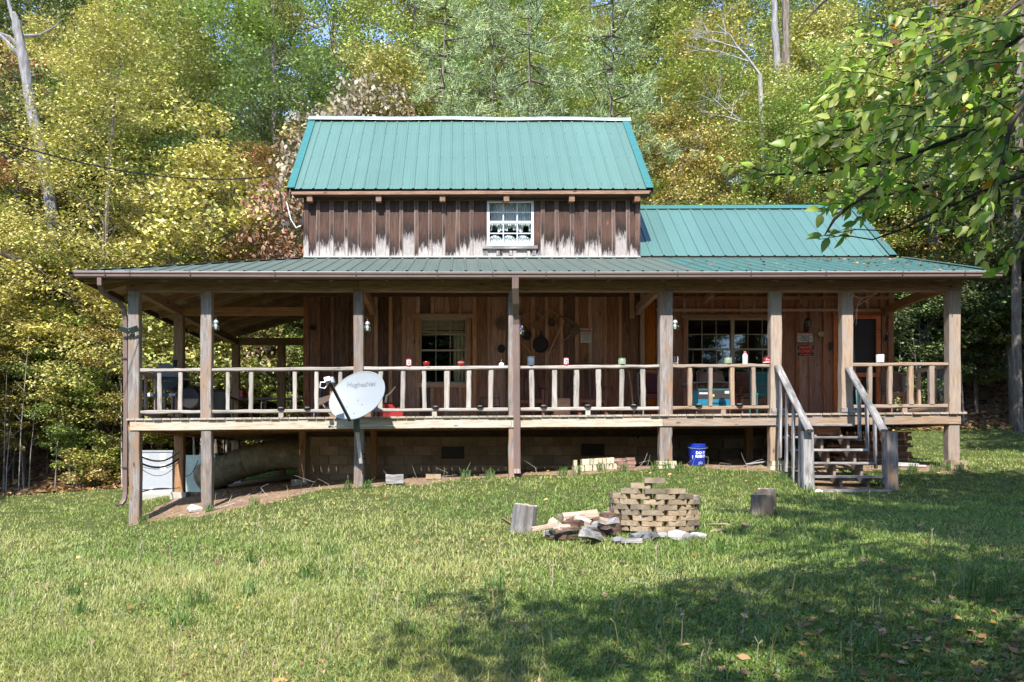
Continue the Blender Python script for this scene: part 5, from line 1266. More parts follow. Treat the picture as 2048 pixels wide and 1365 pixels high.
for i, (px, py) in enumerate(((455, 940), (511, 920), (519, 918))):
    c = at(px, py, 18.65); s = MB(); s.tube([c + Vector((0, -.37 * math.cos(a), .37 * math.sin(a))) for a in np.linspace(-1.5, 4.6, 18)], .008, 4, caps=False); s.tube([c + Vector((0, 0, .36)), Vector((c.x, c.y, DZ(c.x) - .2))], .006, 4); s.world('hanging_strap', M_CABLEG, fd)
cb = thing('service_cables', at(345, 940, 16.5), 'bundle of black and grey cables sagging from the corner post past the grey heating unit', 'cables')
for (a, b, s, r_, mt) in (((-5.97, 15.3, Z(912, 15.3)), at(357, 905, 17.3), .14, .018, M_CABLEG), ((-5.97, 15.3, Z(926, 15.3)), at(357, 918, 17.3), .13, .02, M_CABLE), ((-5.97, 15.3, Z(935, 15.3)), at(357, 925, 17.3), .22, .006, M_CABLE), ((-5.97, 15.3, Z(932, 15.3)), at(357, 925, 17.3), .10, .006, M_CABLE), (at(366, 950, 17.4), at(396, 921, 18.8), .15, .008, M_CABLE), ((-5.97, 15.4, Z(980, 15.4)), at(360, 976, 17.3), .01, .008, M_CABLE), ((-5.97, 15.4, Z(984, 15.4)), at(340, 978, 17.3), -.03, .012, M_CABLE)):
    a = Vector(a); b = Vector(b); MB().tube([a.lerp(b, i / 12) - Vector((0, 0, s * 4 * (i / 12) * (1 - i / 12))) for i in range(13)], r_, 5).world('cable', mt, cb)
# power line
a = at(-60, 262, 11.5); b = at(545, 352, 17.0)
pl = thing('power_line', b, 'twisted black overhead service cable running from the upper left to the house', 'cable')
m = MB()
for ph in (0, 2.1, 4.2): m.tube([a.lerp(b, i / 60) - Vector((0, 0, .30 * 4 * (i / 60) * (1 - i / 60))) + Vector((0, math.cos(i * 1.3 + ph) * .009, math.sin(i * 1.3 + ph) * .007)) for i in range(61)], .0055, 4)
m.world('cable', M_CABLE, pl, b)
m = MB(); m.tube([b, at(560, 385, 17.0), at(566, 430, 17.1), at(578, 455, 17.2), at(596, 462, 17.3), at(605, 450, 17.38), at(606, 425, 17.4)], .014, 6); m.world('drip_loop', M_CABLE, pl, b)
m = MB(); m.tube([at(573, 405, 17.1), at(582, 440, 17.15), at(592, 456, 17.2), at(601, 452, 17.3)], .012, 6); m.world('white_wire', M_WPL, pl, b); MB().box(at(574, 448, 17.15), (.10, .05, .09)).world('connector', M_BLACKP, pl)

# ------------------------------------------------------------------ things on the top rail
def railtop(px, y=15.02): x = X(px, y); return Vector((x, y, DZ(x) + .918))
def lathe_thing(name, label, cat, px, parts, y=15.02, group=None, pos=None, n=20):
    th = thing(name, pos if pos is not None else railtop(px, y), label, cat, group)
    for nm, prof, mt in parts: MB().lathe(prof, n).build(nm, mt, th, None, True)
    return th
def tin(px, label):
    th = thing('tin', railtop(px), label, 'tin'); MB().lathe([(0, 0), (.058, 0), (.06, .008), (.055, .015), (.055, .125), (.06, .13), (.06, .14), (.02, .15), (0, .15)], 20).build('body', M_REDPL, th, None, True)
    lb = MB()
    for i in range(7):
        a0, a1 = -.75 + i * .214, -.75 + (i + 1) * .214; lb.add([(math.sin(a0) * .0565, -math.cos(a0) * .0565, .025), (math.sin(a1) * .0565, -math.cos(a1) * .0565, .025), (math.sin(a1) * .0565, -math.cos(a1) * .0565, .118), (math.sin(a0) * .0565, -math.cos(a0) * .0565, .118)], [(0, 1, 2, 3)])
    lb.build('paper_label', M_WPRINT, th); q = MB()
    for (cx_, cz_, w, h) in ((0, .085, .022, .02), (0, .055, .05, .016), (-.022, .085, .012, .02), (.022, .085, .012, .02), (-.02, .036, .012, .012), (.02, .036, .012, .012)): q.box((cx_, -.0565 + cx_ * cx_ * 8, cz_), (w, .006, h))
    q.build('label_print', M_CABLE, th); return th
tin(818, 'small red tin with white label on the rail left of the porch window'); tin(1132, 'small red tin with white label on the rail before the right rocking chair')
RG = [(0, 0), (.035, 0), (.045, .01), (.062, .035), (.066, .07), (.06, .085), (.056, .082), (.058, .06), (.03, .02), (0, .018)]
th = lathe_thing('glass_bowl', 'small red glass candle bowl on the rail under the porch window', 'candle holder', 853, (('bowl', RG, M_REDG),))
lathe_thing('candle_jar', 'short red candle jar with a pale rim on the rail under the porch window', 'candle', 922, (('jar', [(0, 0), (.05, 0), (.058, .01), (.062, .05), (.055, .075), (.06, .09), (.055, .095), (0, .09)], M_REDPL), ('rim', [(.054, .062), (.064, .064), (.064, .07), (.054, .072)], M_WAX)))
lathe_thing('red_can', 'red metal can seen beyond the left bays of the porch', 'can', 486, (('body', [(0, 0), (.10, 0), (.10, .18), (.09, .19), (0, .19)], M_REDPL), ('band', [(.101, .08), (.104, .085), (.104, .10), (.101, .105)], M_REDG)), pos=Vector((X(486, 21.75), 21.75, DZ(-5) + .92)))
lathe_thing('oil_lamp', 'tiny clear glass oil lamp on the rail left of the brown downspout', 'lamp', 1003, (('base', [(0, 0), (.045, 0), (.05, .02), (.045, .045), (.02, .06), (.0, .06)], M_WPL), ('chimney', [(.018, .06), (.026, .08), (.010, .12), (.008, .12)], M_CLEARG)))
lathe_thing('candle_jar', 'smoky blue glass jar with pale candle on the rail right of the brown downspout', 'candle', 1062, (('jar', [(0, 0), (.065, 0), (.068, .01), (.068, .145), (.076, .15), (.076, .16), (.064, .16), (.064, .02), (0, .02)], simple('smoky_blue_glass', (.13, .16, .22), .15, Transmission_Weight=.3)), ('wax', [(0, .021), (.062, .021), (.062, .05), (0, .05)], M_WAX)))
def greenjar(px, label): lathe_thing('candle_jar', label, 'candle', px, (('jar', [(0, 0), (.06, 0), (.07, .01), (.072, .085), (.066, .10), (.072, .11), (.072, .12), (.06, .12), (.062, .02), (0, .02)], M_GREENG), ('wax', [(0, .021), (.06, .021), (.06, .06), (0, .06)], M_WAX)))
greenjar(1244, 'pale green glass candle jar on the rail left of the thick middle post'); greenjar(1456, 'pale green glass candle jar on the rail before the double window')
lathe_thing('tumbler', 'clear square-looking glass tumbler with pink wax right of the thick middle post', 'glass', 1351, (('glass', [(0, 0), (.058, 0), (.064, .14), (.061, .14), (.056, .012), (0, .012)], M_CLEARG), ('wax', [(0, .013), (.055, .013), (.055, .035), (0, .035)], simple('pink_wax', (.50, .20, .18), .6)), ('fill', [(0, .036), (.055, .036), (.058, .13), (0, .13)], simple('dark_plum_glass', (.03, .015, .035), .2))))
lathe_thing('bottle', 'white squeeze bottle with pink cap on the rail before the double window', 'bottle', 1490, (('body', [(0, 0), (.042, 0), (.045, .01), (.045, .15), (.038, .175), (.022, .19), (0, .19)], M_WPL), ('cap', [(0, .19), (.026, .19), (.024, .23), (.012, .235), (0, .235)], M_PINK)))
th = lathe_thing('candle_jar', 'red candle jar with small white marks on the rail beside the stair post', 'candle', 1533, (('jar', [(0, 0), (.06, 0), (.066, .01), (.066, .09), (.058, .10), (.062, .115), (.058, .12), (0, .115)], M_REDPL), ('band', [(.066, .018), (.0675, .02), (.0675, .028), (.066, .03)], M_WPL)))
for s in (-.02, .02): MB().box((s, -.064, .065), (.014, .006, .014)).build('mark', M_WPL, th)
lathe_thing('white_cup', 'bright white cup on the rail right of the steps', 'cup', 1760, (('cup', [(0, 0), (.05, 0), (.068, .012), (.072, .15), (.067, .15), (.062, .02), (0, .02)], M_WPL),))
lathe_thing('glass_jar', 'clear lidded glass jar at the far right end of the porch rail', 'jar', 1841, (('jar', [(0, 0), (.06, 0), (.066, .01), (.066, .07), (.05, .09), (.052, .10), (0, .10)], M_CLEARG), ('lid', [(0, .10), (.055, .10), (.055, .12), (.015, .13), (0, .14)], M_GREENG)), y=16.6, pos=Vector((X(841 + 1000, 17.0), 17.0, DZ(9) + .918)) if False else Vector((9.08, 16.2, DZ(9) + .918)))
# solar lights lying along the bottom rail
sol = thing('solar_light', (0, 0, 0), 'x', 'solar light', 'round solar lights along the bottom rail')
MB().lathe([(0, 0), (.035, 0), (.07, .014), (.062, .026), (0, .03)], 14).build('cap', M_BRONZE, sol); MB().lathe([(0, .0305), (.045, .0305), (.04, .036), (0, .038)], 12).build('cell', M_GALV, sol)
names = ['nearest the second post from the left', 'left of the satellite dish', 'left of the porch window middle', 'right of the porch window', 'right of the brown downspout', 'before the right rocking chair', 'left of the thick middle post', 'before the blue carton', 'before the brown chair']
for i, px in enumerate((562, 615, 871, 960, 1087, 1175, 1267, 1397, 1478)):
    x = X(px, 15.0); o = sol if i == 0 else copy_tree(sol); M = T(x, 14.985, DZ(x) + .15); o.matrix_basis = M; WM[o.name] = M; o['label'] = 'flat round solar light on the bottom rail ' + names[i]
# hanging glass globe lights
gl_ = thing('jar_light', (0, 0, 0), 'x', 'light', 'hanging glass jar lights')
MB().lathe([(0, -.20), (.06, -.195), (.082, -.15), (.085, -.11), (.07, -.065), (.045, -.05), (.045, -.045)], 18).build('globe', M_CLEARG, gl_, None, True)
MB().lathe([(.02, -.17), (.03, -.12), (.02, -.08), (0, -.06)], 8).build('bulb', M_WAX, gl_)
MB().lathe([(0, 0), (.025, -.005), (.048, -.04), (.048, -.055), (0, -.055)], 14).build('cap', M_GALV, gl_, None, True); MB().tube([(0, 0, -.01), (0, 0, .05), (-.03, .01, .08), (-.06, .02, .07)], .005, 5).build('hook', M_CABLEG, gl_)
for i, (px, py, s) in enumerate(((432, 640, 'beside the second post from the left'), (735, 643, 'above the satellite dish'), (1041, 650, 'beside the brown downspout'), (1350, 640, 'beside the thick middle post'))):
    o = gl_ if i == 0 else copy_tree(gl_); M = T(at(px, py, 15.0)); o.matrix_basis = M; WM[o.name] = M; o['label'] = 'round clear glass jar light hanging ' + s
# floodlight
fl = thing('floodlight', at(262, 664, 14.9), 'twin floodlight with dark square heads on the left corner post', 'light')
MB().box((0, 0, 0), (.09, .08, .09)).build('housing', M_HVAC, fl)
for s in (-1, 1):
    hd_ = MB().box((0, 0, 0), (.16, .03, .11), Matrix.Rotation(R(-18 * s), 4, 'Y') @ Matrix.Rotation(R(35), 4, 'X')).build('lamp_head', M_BIN, fl, T(WM[fl.name].translation + Vector((s * .09 - .01, -.07, .03))))

# ------------------------------------------------------------------ signs and fittings on the wall
def frontfn(cx_, cz_, y): return lambda x, z: (cx_ + x, y, cz_ + z)
def sign(px, py, w, h, label, build, y=WY - .06):
    c = at(px, py, y); th = thing('sign', c, label, 'sign'); build(th, c, w, h); return th
def bars(mb, rows, w, mi=0, th=.010):
    for z, f in rows:
        x = -w * f / 2
        while x < w * f / 2 - .005:
            l = random.uniform(.012, .035); l = min(l, w * f / 2 - x); mb.box((x + l / 2, -.004, z), (l, .002, th)); x += l + .006
def s1(th, c, w, h):
    MB().box((0, 0, 0), (w, .006, h)).build('board', M_SIGNW, th); MB().box((0, -.0035, h * .34), (w * .98, .002, h * .30)).build('header', M_SIGNR, th)
    m = MB(); text_on(m, 'WARNING', .052, lambda x, z: (x, -.006, z + h * .39), bold=.003); m.build('lettering', M_SIGNW, th)
    m = MB(); bars(m, [(h * .12, .8), (h * .03, .86), (-h * .06, .8), (-h * .15, .6), (-h * .24, .66), (-h * .33, .72)], w, th=.009); m.build('small_print', M_SIGNK, th)
    m = MB(); bars(m, [(h * .25, .85)], w, th=.012); m.build('header_print', M_SIGNW, th)
sign(1172, 671, .225, .32, 'small white warning sign with red header on the wall right of the pan display', s1)
def s2(th, c, w, h):
    MB().box((0, 0, 0), (w, .006, h)).build('board', M_SIGNW, th); MB().box((0, -.0035, h * .31), (w * .99, .002, h * .37)).build('header', M_SIGNR, th)
    m = MB(); text_on(m, 'WARNING', .062, lambda x, z: (x, -.006, z + h * .27), bold=.003); m.build('lettering', M_SIGNW, th)
    m = MB()
    for s_, z_ in (('DOES NOT', .02), ('PLAY WELL WITH', -.15), ('STRANGERS', -.33)): text_on(m, s_, .038, lambda x, z: (x, -.006, z + h * z_), bold=.001, sx=.92)
    m.build('small_print', M_SIGNK, th)
sign(1610, 675, .32, .20, 'white warning sign with red header below the wall lantern', s2)
def s3(th, c, w, h):
    MB().box((0, 0, 0), (w + .012, .004, h + .012)).build('border', M_SIGNW, th); MB().box((0, -.004, 0), (w, .006, h)).build('board', M_SIGNK, th)
    m = MB()
    text_on(m, 'PRIVATE', .082, lambda x, z: (x, -.0085, z + h * .27), bold=.003, sx=.9); text_on(m, 'PROPERTY', .082, lambda x, z: (x, -.0085, z - h * .06), bold=.003, sx=.92); text_on(m, 'NO TRESPASSING', .03, lambda x, z: (x, -.0085, z - h * .36), bold=.002)
    m.build('lettering', M_SIGNO, th)
sign(1611, 702, .355, .235, 'black PRIVATE PROPERTY sign with orange letters on the wall', s3)
ln = thing('wall_lantern', at(1611, 650, WY - .05), 'black coach lantern on the wall above the warning signs', 'lantern')
MB().box((.01, -.0, -.06), (.07, .02, .20)).build('back_plate', M_IRON, ln)
MB().tube([(0, -.02, -.13), (0, -.07, -.15), (0, -.13, -.12), (0, -.13, -.06)], .010, 6).build('arm', M_IRON, ln)
cg = MB().lathe([(.04, -.06), (.068, .07)], 6, c=(0, -.13, 0)).build('glass', M_CLEARG, ln); MB().lathe([(0, .15), (.02, .13), (.04, .11), (.085, .07), (.08, .06)], 6, c=(0, -.13, 0)).build('hood', M_IRON, ln); MB().lathe([(0, -.10), (.03, -.08), (.045, -.06), (.0, -.058)], 6, c=(0, -.13, 0)).build('foot', M_IRON, ln)
for k in range(6): a = k * math.pi / 3; MB().tube([(.04 * math.cos(a), -.13 + .04 * math.sin(a), -.06), (.07 * math.cos(a), -.13 + .07 * math.sin(a), .07)], .006, 4).build('bar', M_IRON, cg)
lathe_disc = lambda name, px, py, r, label, cat, mt, dep=.02, y=WY - .06, rim=None: (lambda th: (MB().lathe([(0, dep), (r * .8, dep), (r, dep * .5), (r, 0), (0, 0)], 24, Mx=Matrix.Rotation(R(90), 4, 'X')).build('face', mt, th, None, False), rim and MB().lathe([(r * .88, dep + .001), (r, dep + .004), (r * 1.03, 0)], 24, Mx=Matrix.Rotation(R(90), 4, 'X')).build('rim', rim, th)))(thing(name, at(px, py, y), label, cat))
lathe_disc('thermometer', 1642, 669, .068, 'round brass rimmed dial thermometer on the wall left of the orange door', 'thermometer', simple('greenish_dial', (.13, .13, .06), .5), rim=M_BRASS)
th = thing('door_bell_box', at(1662, 693, WY - .06), 'black upright lock box on the wall beside the orange door frame', 'lock box'); MB().box((0, 0, 0), (.055, .05, .16)).build('box', M_BLACKP, th); MB().tube([(-.02, -.01, -.08), (-.03, -.02, -.12), (.02, -.02, -.13), (.02, -.01, -.09)], .006, 5).build('shackle', M_IRON, th)
th = thing('hanging_bell', at(1774, 675, WY - .10), 'small black bell hanging right of the orange door', 'bell'); MB().lathe([(0, .05), (.02, .045), (.035, .0), (.052, -.05), (.05, -.055), (0, -.05)], 12).build('bell', M_IRON, th, None, True); MB().tube([(0, 0, .05), (.01, 0, .09), (0, .05, .11)], .005, 5).build('hook', M_GALV, th)
th = thing('iron_hook', at(1757, 663, WY - .08), 'small rusty iron hook on the right side of the door frame', 'hook'); MB().tube([(0, 0, .05), (.03, -.03, .02), (.02, -.04, -.03), (-.02, -.03, -.04)], .008, 6).build('hook', M_IRON, th)
th = thing('broom', at(1712, 830, 16.6), 'green handled pole with an orange grip leaning beside the stair post', 'pole')
p0, p1 = at(1716, 832, 16.0), at(1703, 652, 16.4)
MB().tube([p0, p0.lerp(p1, .45)], .018, 8).tube([p0.lerp(p1, .56), p1], .018, 8).world('handle', M_TEAL, th); MB().tube([p0.lerp(p1, .45), p0.lerp(p1, .56)], .020, 8).world('grip', simple('orange_grip', (.55, .19, .05), .6), th)
MB().box(p0 + Vector((0, 0, .06)), (.16, .05, .12)).world('head', M_BLACKP, th)
th = thing('cobweb', at(1730, 600, 15.6), 'torn cobweb strands hanging under the porch roof above the door', 'cobweb'); m = MB()
for (a, b) in (((1757, 583), (1715, 612)), ((1715, 612), (1712, 650)), ((1757, 583), (1722, 598)), ((1715, 612), (1705, 652)), ((1700, 585), (1722, 598)), ((1722, 598), (1715, 612)), ((1722, 598), (1735, 605)), ((1760, 582), (1745, 592))): m.tube([at(*a, 15.6), (at(*a, 15.6) + at(*b, 15.6)) / 2 - Vector((0, 0, .015)), at(*b, 15.6)], .0035, 3)
m.world('strand', M_WPL, th)

# ------------------------------------------------------------------ pans and tools on the wall
yw = WY - .06
def circ(name, px, py, r, label, cat, mt, dep=.03, hnd=None):
    th = thing(name, at(px, py, yw), label, cat); MB().lathe([(0, .012), (r * .85, .012), (r * .95, dep), (r, dep), (r, 0), (0, 0)], 22, Mx=Matrix.Rotation(R(90), 4, 'X')).build('pan' if 'pan' in name else 'body', mt, th, None, True)
    if hnd: MB().tube([(0, -.01, r * .9), (hnd[0] * .5, -.012, r + hnd[1] * .5), (hnd[0], -.01, r + hnd[1])], [.016, .012, .016], 6).build('handle', mt, th)
    return th
circ('frying_pan', 1081, 690, .17, 'large black iron frying pan hanging in the middle of the wall display', 'pan', M_IRON, .045, (.01, .12))
circ('skillet', 1053, 672, .095, 'small black skillet beside the hanging glass light and downspout', 'skillet', M_IRON, .035, (-.03, .09))
circ('trivet', 1072, 650, .092, 'round woven straw trivet under the lattice rack', 'trivet', M_WICK, .015); circ('basket', 1103, 646, .078, 'round dark woven basket lid right of the straw trivet', 'basket', simple('dark_wicker', (.07, .045, .03), .9, var=.4, scale=40), .03)
circ('hub_cap', 1040, 625, .06, 'small round disc just right of the downspout top', 'disc', M_STEEL, .02)
circ('saw_blade', 1004, 648, .14, 'round brown saw blade left of the brown downspout', 'saw blade', M_STEEL, .012); circ('dark_ring', 1003, 698, .085, 'dark iron disc low on the wall left of the brown downspout', 'disc', M_IRON, .02)
circ('bark_knot', 626, 656, .05, 'dark round fitting on the left end wall boards', 'fitting', M_IRON, .05)
rk = thing('lattice_rack', at(1080, 630, yw), 'expanding wooden lattice peg rack above the pans', 'rack')
for (a, b) in (((1046, 632), (1069, 622)), ((1044, 650), (1069, 622)), ((1069, 622), (1092, 640)), ((1062, 645), (1046, 632)), ((1079, 642), (1100, 619)), ((1100, 619), (1117, 632)), ((1108, 640), (1117, 630))): plank('slat', at(*a, yw - .01 * random.random()), at(*b, yw - .01 * random.random()), .016, .006, W_TAN, rk, wd=(0, 0, 1), bev=.001)
def tool(name, a, b, w, label, cat, head=None, mt=None):
    th = thing(name, at(*b, yw), label, cat); plank('handle', at(*a, yw), at(*b, yw), w, w * .8, mt or W_BATT, th, wd=(0, 0, 1), bev=.004, seg=4, wob=.003)
    if head: mm = MB().prism([at(*p, yw + .015) for p in head], (0, -1, 0), .02); mm.world('head', M_STEEL, th)
tool('shovel', (1094, 712), (1141, 670), .026, 'old shovel hung diagonally right of the big pan', 'shovel', [(1137, 667), (1140, 658), (1150, 654), (1160, 656), (1161, 662), (1154, 670), (1144, 673)])
tool('axe_handle', (1095, 712), (1128, 642), .03, 'long wooden handle crossing behind the shovel', 'handle'); tool('hoe', (1040, 680), (1074, 720), .028, 'wooden tool handle slanting down below the small skillet', 'handle')
sy = thing('scythe_blade', at(1140, 640, yw), 'long curved scythe blade arching over the shovel', 'scythe blade')
up_ = [(1120, 631), (1132, 634), (1143, 640), (1153, 647), (1161, 656)]; lo_ = [(1160, 655), (1150, 652), (1140, 646), (1130, 640), (1119, 634)]
MB().prism([at(*p, yw) for p in up_ + lo_], (0, -1, 0), .006).world('blade', M_STEEL, sy)

# ------------------------------------------------------------------ porch furniture
def deckp(px, y): x = X(px, y); return Vector((x, y, DZ(x)))
def rocker(px, y, label):
    th = thing('rocking_chair', deckp(px, y), label, 'rocking chair', 'wooden rocking chairs against the wall')
    P = lambda n, a, b, w, t_, wd=None: plank(n, WM[th.name] @ Vector(a), WM[th.name] @ Vector(b), w, t_, W_CHAIR, th, wd=wd, bev=.004)
    for s in (-1, 1):
        P('leg', (s * .27, -.24, .05), (s * .27, -.24, .62), .05, .05, (1, 0, 0)); P('leg', (s * .25, .22, .05), (s * .27, .36, 1.12), .05, .04, (1, 0, 0))
        P('arm', (s * .30, -.32, .65), (s * .28, .28, .66), .09, .025, (1, 0, 0)); P('side_rail', (s * .26, -.24, .38), (s * .26, .24, .36), .06, .025, (0, 0, 1))
        rr = [Vector((s * .265, -.45 + i * .1, .02 + .10 * ((i - 4.5) / 5) ** 2)) for i in range(11)]; MB().tube(rr, .018, 6).build('rocker', W_CHAIR, th)
    P('apron', (-.25, -.25, .37), (.25, -.25, .37), .07, .022, (0, 0, 1)); P('stretcher', (-.25, -.24, .2), (.25, -.24, .2), .03, .022, (0, 0, 1))
    for i in range(6): P('seat_slat', (-.27, -.22 + i * .082, .42 - i * .008), (.27, -.22 + i * .082, .42 - i * .008), .068, .016, (0, 1, 0))
    for i in range(7): P('back_slat', (-.21 + i * .07, .21, .44), (-.21 + i * .07, .34, 1.08), .042, .012, (1, 0, 0))
    P('top_rail', (-.30, .36, 1.14), (.30, .36, 1.14), .13, .025, (0, 0, 1)); return th
rocker(1057, 16.75, 'left wooden rocking chair, half hidden by the brown downspout'); rocker(1181, 16.75, 'right wooden rocking chair, in front of the warning sign wall')
th = thing('wooden_box', deckp(1122, 16.8), 'plain brown wooden box standing between the two rocking chairs', 'box'); MB().box((0, 0, .22), (.33, .3, .44)).build('box', W_BATT, th); MB().box((0, -.152, .04), (.06, .004, .08)).build('notch', M_BLACK, th)
th = thing('walking_stick', deckp(1268, 16.9), 'rough brown stick leaning on the wall near the orange board', 'stick'); plank('stick', WM[th.name] @ Vector((0, -.1, 0)), WM[th.name] @ Vector((-.03, .35, 1.05)), .03, .03, W_BATT, th, seg=6, wob=.006)
def frame_chair(name, px, y, label, cush, frame, w=.5, back=.95, rz=0., curved=True):
    th = thing(name, T(deckp(px, y), rz=rz), label, 'chair'); m = MB()
    for s in (-1, 1):
        MB().tube([(s * w / 2, -.22, 0), (s * w / 2, -.2, .43), (s * w / 2, .2, .43), (s * w / 2, .28, back)], .013, 7).build('leg', frame, th, None, True); MB().tube([(s * w / 2, .26, 0), (s * w / 2, .1, .43), (s * w / 2, -.2, .62), (s * w / 2, -.02, .64), (s * w / 2, .24, .62)], .012, 7).build('arm', frame, th, None, True)
    MB().tube([(-w / 2, .28, back), (-w / 3, .29, back + .05), (w / 3, .29, back + .05), (w / 2, .28, back)], .013, 7).build('top_rail', frame, th, None, True)
    MB().box((0, 0, .45), (w - .04, .42, .06)).build('seat', cush, th); MB().box((0, .25, .74), (w - .05, .05, .42), Matrix.Rotation(R(-10), 4, 'X')).build('backrest', cush, th); return th
frame_chair('cushioned_chair', 1304, 16.6, 'metal chair with dark red cushions left of the thick middle post', M_CUSH, M_WAX if 0 else M_CABLEG, .45)
th = frame_chair('patio_chair', 1427, 16.3, 'brown chair draped over with a cloth behind the blue carton', M_BROWNC, M_CHAIRM, .5, .95); m = MB().lathe([(0, .0), (.26, .0), (.24, .12), (.13, .2), (0, .22)], 18, sy=.2, c=(0, .1, .72)); m.build('rounded_back', M_BROWNC, th, None, True)
for s in (-1, 1):
    MB().tube([(s * .17, -.3, 0), (s * .14, -.25, .3)], .014, 6).build('front_leg', M_CHAIRM, th)
MB().tube([(-.2, -.28, .17), (.2, -.28, .17)], .012, 6).build('stretcher', M_CHAIRM, th)
th = thing('carton', deckp(1425, 15.9), 'black and blue product carton behind the railing under the double window', 'carton')
MB().box((0, 0, .34), (.66, .35, .36)).build('box', M_BLUEB, th); MB().box((0, -.178, .42), (.663, .004, .17)).build('dark_band', M_BLACKP, th); MB().box((.0, -.178, .25), (.3, .004, .03)).build('print_bar', M_BLACKP, th)
MB().box((0, 0, .525), (.668, .355, .012)).build('lid_edge', M_TEAL, th); m = MB(); bars(m, [(0, 1)], .16, th=.03); m.v = [(a - .23, b - .18, c + .44) for a, b, c in m.v]; m.build('print', M_WPRINT, th); MB().box((.23, -.181, .46), (.10, .004, .05)).build('label', M_SIGNW, th); MB().box((-.05, -.181, .40), (.06, .004, .045)).build('yellow_label', simple('yellow_label', (.45, .40, .08), .6), th)
MB().box((0, .02, .08), (.5, .3, .16)).build('stand', M_BROWNC, th)
th = thing('glass_table', deckp(1412, 16.75), 'round glass patio table beneath the double window', 'table'); MB().lathe([(0, .70), (.50, .70), (.52, .71), (.50, .72), (0, .72)], 28).build('top', M_CLEARG, th); MB().tube([(.51 * math.cos(a), .51 * math.sin(a), .71) for a in np.linspace(0, 6.283, 29)], .013, 6, caps=False).build('rim', M_CABLEG, th)
for k in range(4): a = k * 1.57 + .78; MB().tube([(.42 * math.cos(a), .42 * math.sin(a), 0), (.30 * math.cos(a), .30 * math.sin(a), .35), (.36 * math.cos(a), .36 * math.sin(a), .70)], .014, 6).build('leg', M_CHAIRM, th)
th = frame_chair('wooden_chair', 1500, 16.7, 'brown wooden chair right of the blue carton', W_CHAIR, M_CHAIRM, .46, .92)
th = thing('teal_chair', deckp(1527, 16.2), 'dark teal woven backed chair left of the stair post', 'chair')
for s in (-1, 1): MB().tube([(s * .2, .2, 0), (s * .2, .22, .95)], .016, 6).build('leg', M_TEAL, th); MB().tube([(s * .2, -.2, 0), (s * .2, -.2, .45)], .016, 6).build('leg', M_TEAL, th)
MB().box((0, 0, .44), (.44, .42, .04)).build('seat', M_TEAL, th)
for i in range(9): MB().box((0, .205 + (i % 2) * .012, .50 + i * .05), (.40, .012, .042)).build('back_strip', M_TEAL, th)
for i in range(3): MB().lathe([(0, -.03), (.03, -.02), (.04, 0), (.03, .02), (0, .03)], 10, c=(-.13 + i * .13, -.19, .42)).build('scallop', M_TEAL, th)
th = frame_chair('folding_chair', 1795, 16.5, 'thin brown metal chair behind the right end railing', M_BROWNC, M_CHAIRM, .46, .8); 
th = thing('fire_wood_box', deckp(1862, 16.7), 'low box with odds and ends in the right corner of the porch', 'box'); MB().box((0, 0, .12), (.4, .3, .2)).build('box', W_TAN, th); MB().lathe([(0, 0), (.12, 0), (.14, .16), (.13, .16), (.11, .02), (0, .02)], 14, c=(-.45, -.1, .03)).build('pot', M_BIN, th)
th = thing('folding_camp_chair', T(deckp(652, 16.4)), 'folded camp chair with blue tubes and brown cloth left of the satellite dish', 'chair')
for s in (-1, 1): MB().tube([(-.22, s * .2, 0), (-.12, s * .2, .78)], .013, 6).build('leg', simple('blue_grey_tube', (.10, .13, .22), .4), th); MB().tube([(.2, s * .2, 0), (-.16, s * .2, .5)], .013, 6).build('leg', M_CABLEG, th)
m = MB(); m.prism([(-.18, -.22, .42), (.25, -.22, .55), (.28, -.22, .48), (-.10, -.22, .30)], (0, 1, 0), .44); m.build('cloth', simple('brown_canvas', (.10, .07, .055), .9), th)
th = thing('cardboard_box', deckp(700, 16.3), 'large cardboard carton standing behind the satellite dish', 'carton'); MB().box((.05, 0, .36), (.85, .35, .72)).build('carton', M_BROWNC, th)
def gascan(px, y, s, label):
    th = thing('fuel_can', T(deckp(px, y)), label, 'fuel can', 'red fuel cans'); m = MB().box((0, 0, .15 * s), (.32 * s, .2, .28 * s)); m.box((0, 0, .31 * s), (.24 * s, .15, .05)); m.build('body', M_REDPL, th); MB().tube([(-.08 * s, 0, .33 * s), (-.06 * s, 0, .40 * s), (.05 * s, 0, .40 * s), (.08 * s, 0, .33 * s)], .015, 6).build('handle', M_REDPL, th)
    MB().lathe([(0, 0), (.03, 0), (.03, .04), (0, .05)], 10, c=(.09 * s, 0, .32 * s)).build('cap', M_BLACKP, th); return th
g_ = gascan(775, 16.4, .95, 'taller red fuel can with upright spout right of the satellite dish'); MB().tube([(-.04, 0, .36), (-.02, 0, .5), (.06, 0, .56), (.16, -.02, .68)], [.03, .022, .016, .012], 8).build('spout', M_WAX, g_)
gascan(797, 16.2, .58, 'short round red fuel can under the rail right of the taller can')
th = thing('hand_truck', deckp(980, 16.9), 'small black tubular cart standing below the rail left of the downspout', 'cart'); MB().tube([(-.2, 0, .0), (-.2, 0, .48), (.2, 0, .48), (.2, 0, 0)], .013, 7).build('frame', M_BLACK, th, None, True); MB().tube([(-.2, 0, .3), (.2, 0, .3)], .01, 6).build('cross_bar', M_BLACK, th)
for s in (-1, 1): MB().lathe([(0, -.02), (.06, -.02), (.06, .02), (0, .02)], 12, Mx=Matrix.Rotation(R(90), 4, 'Y'), c=(s * .2, 0, .06)).build('wheel', M_BLACKP, th)
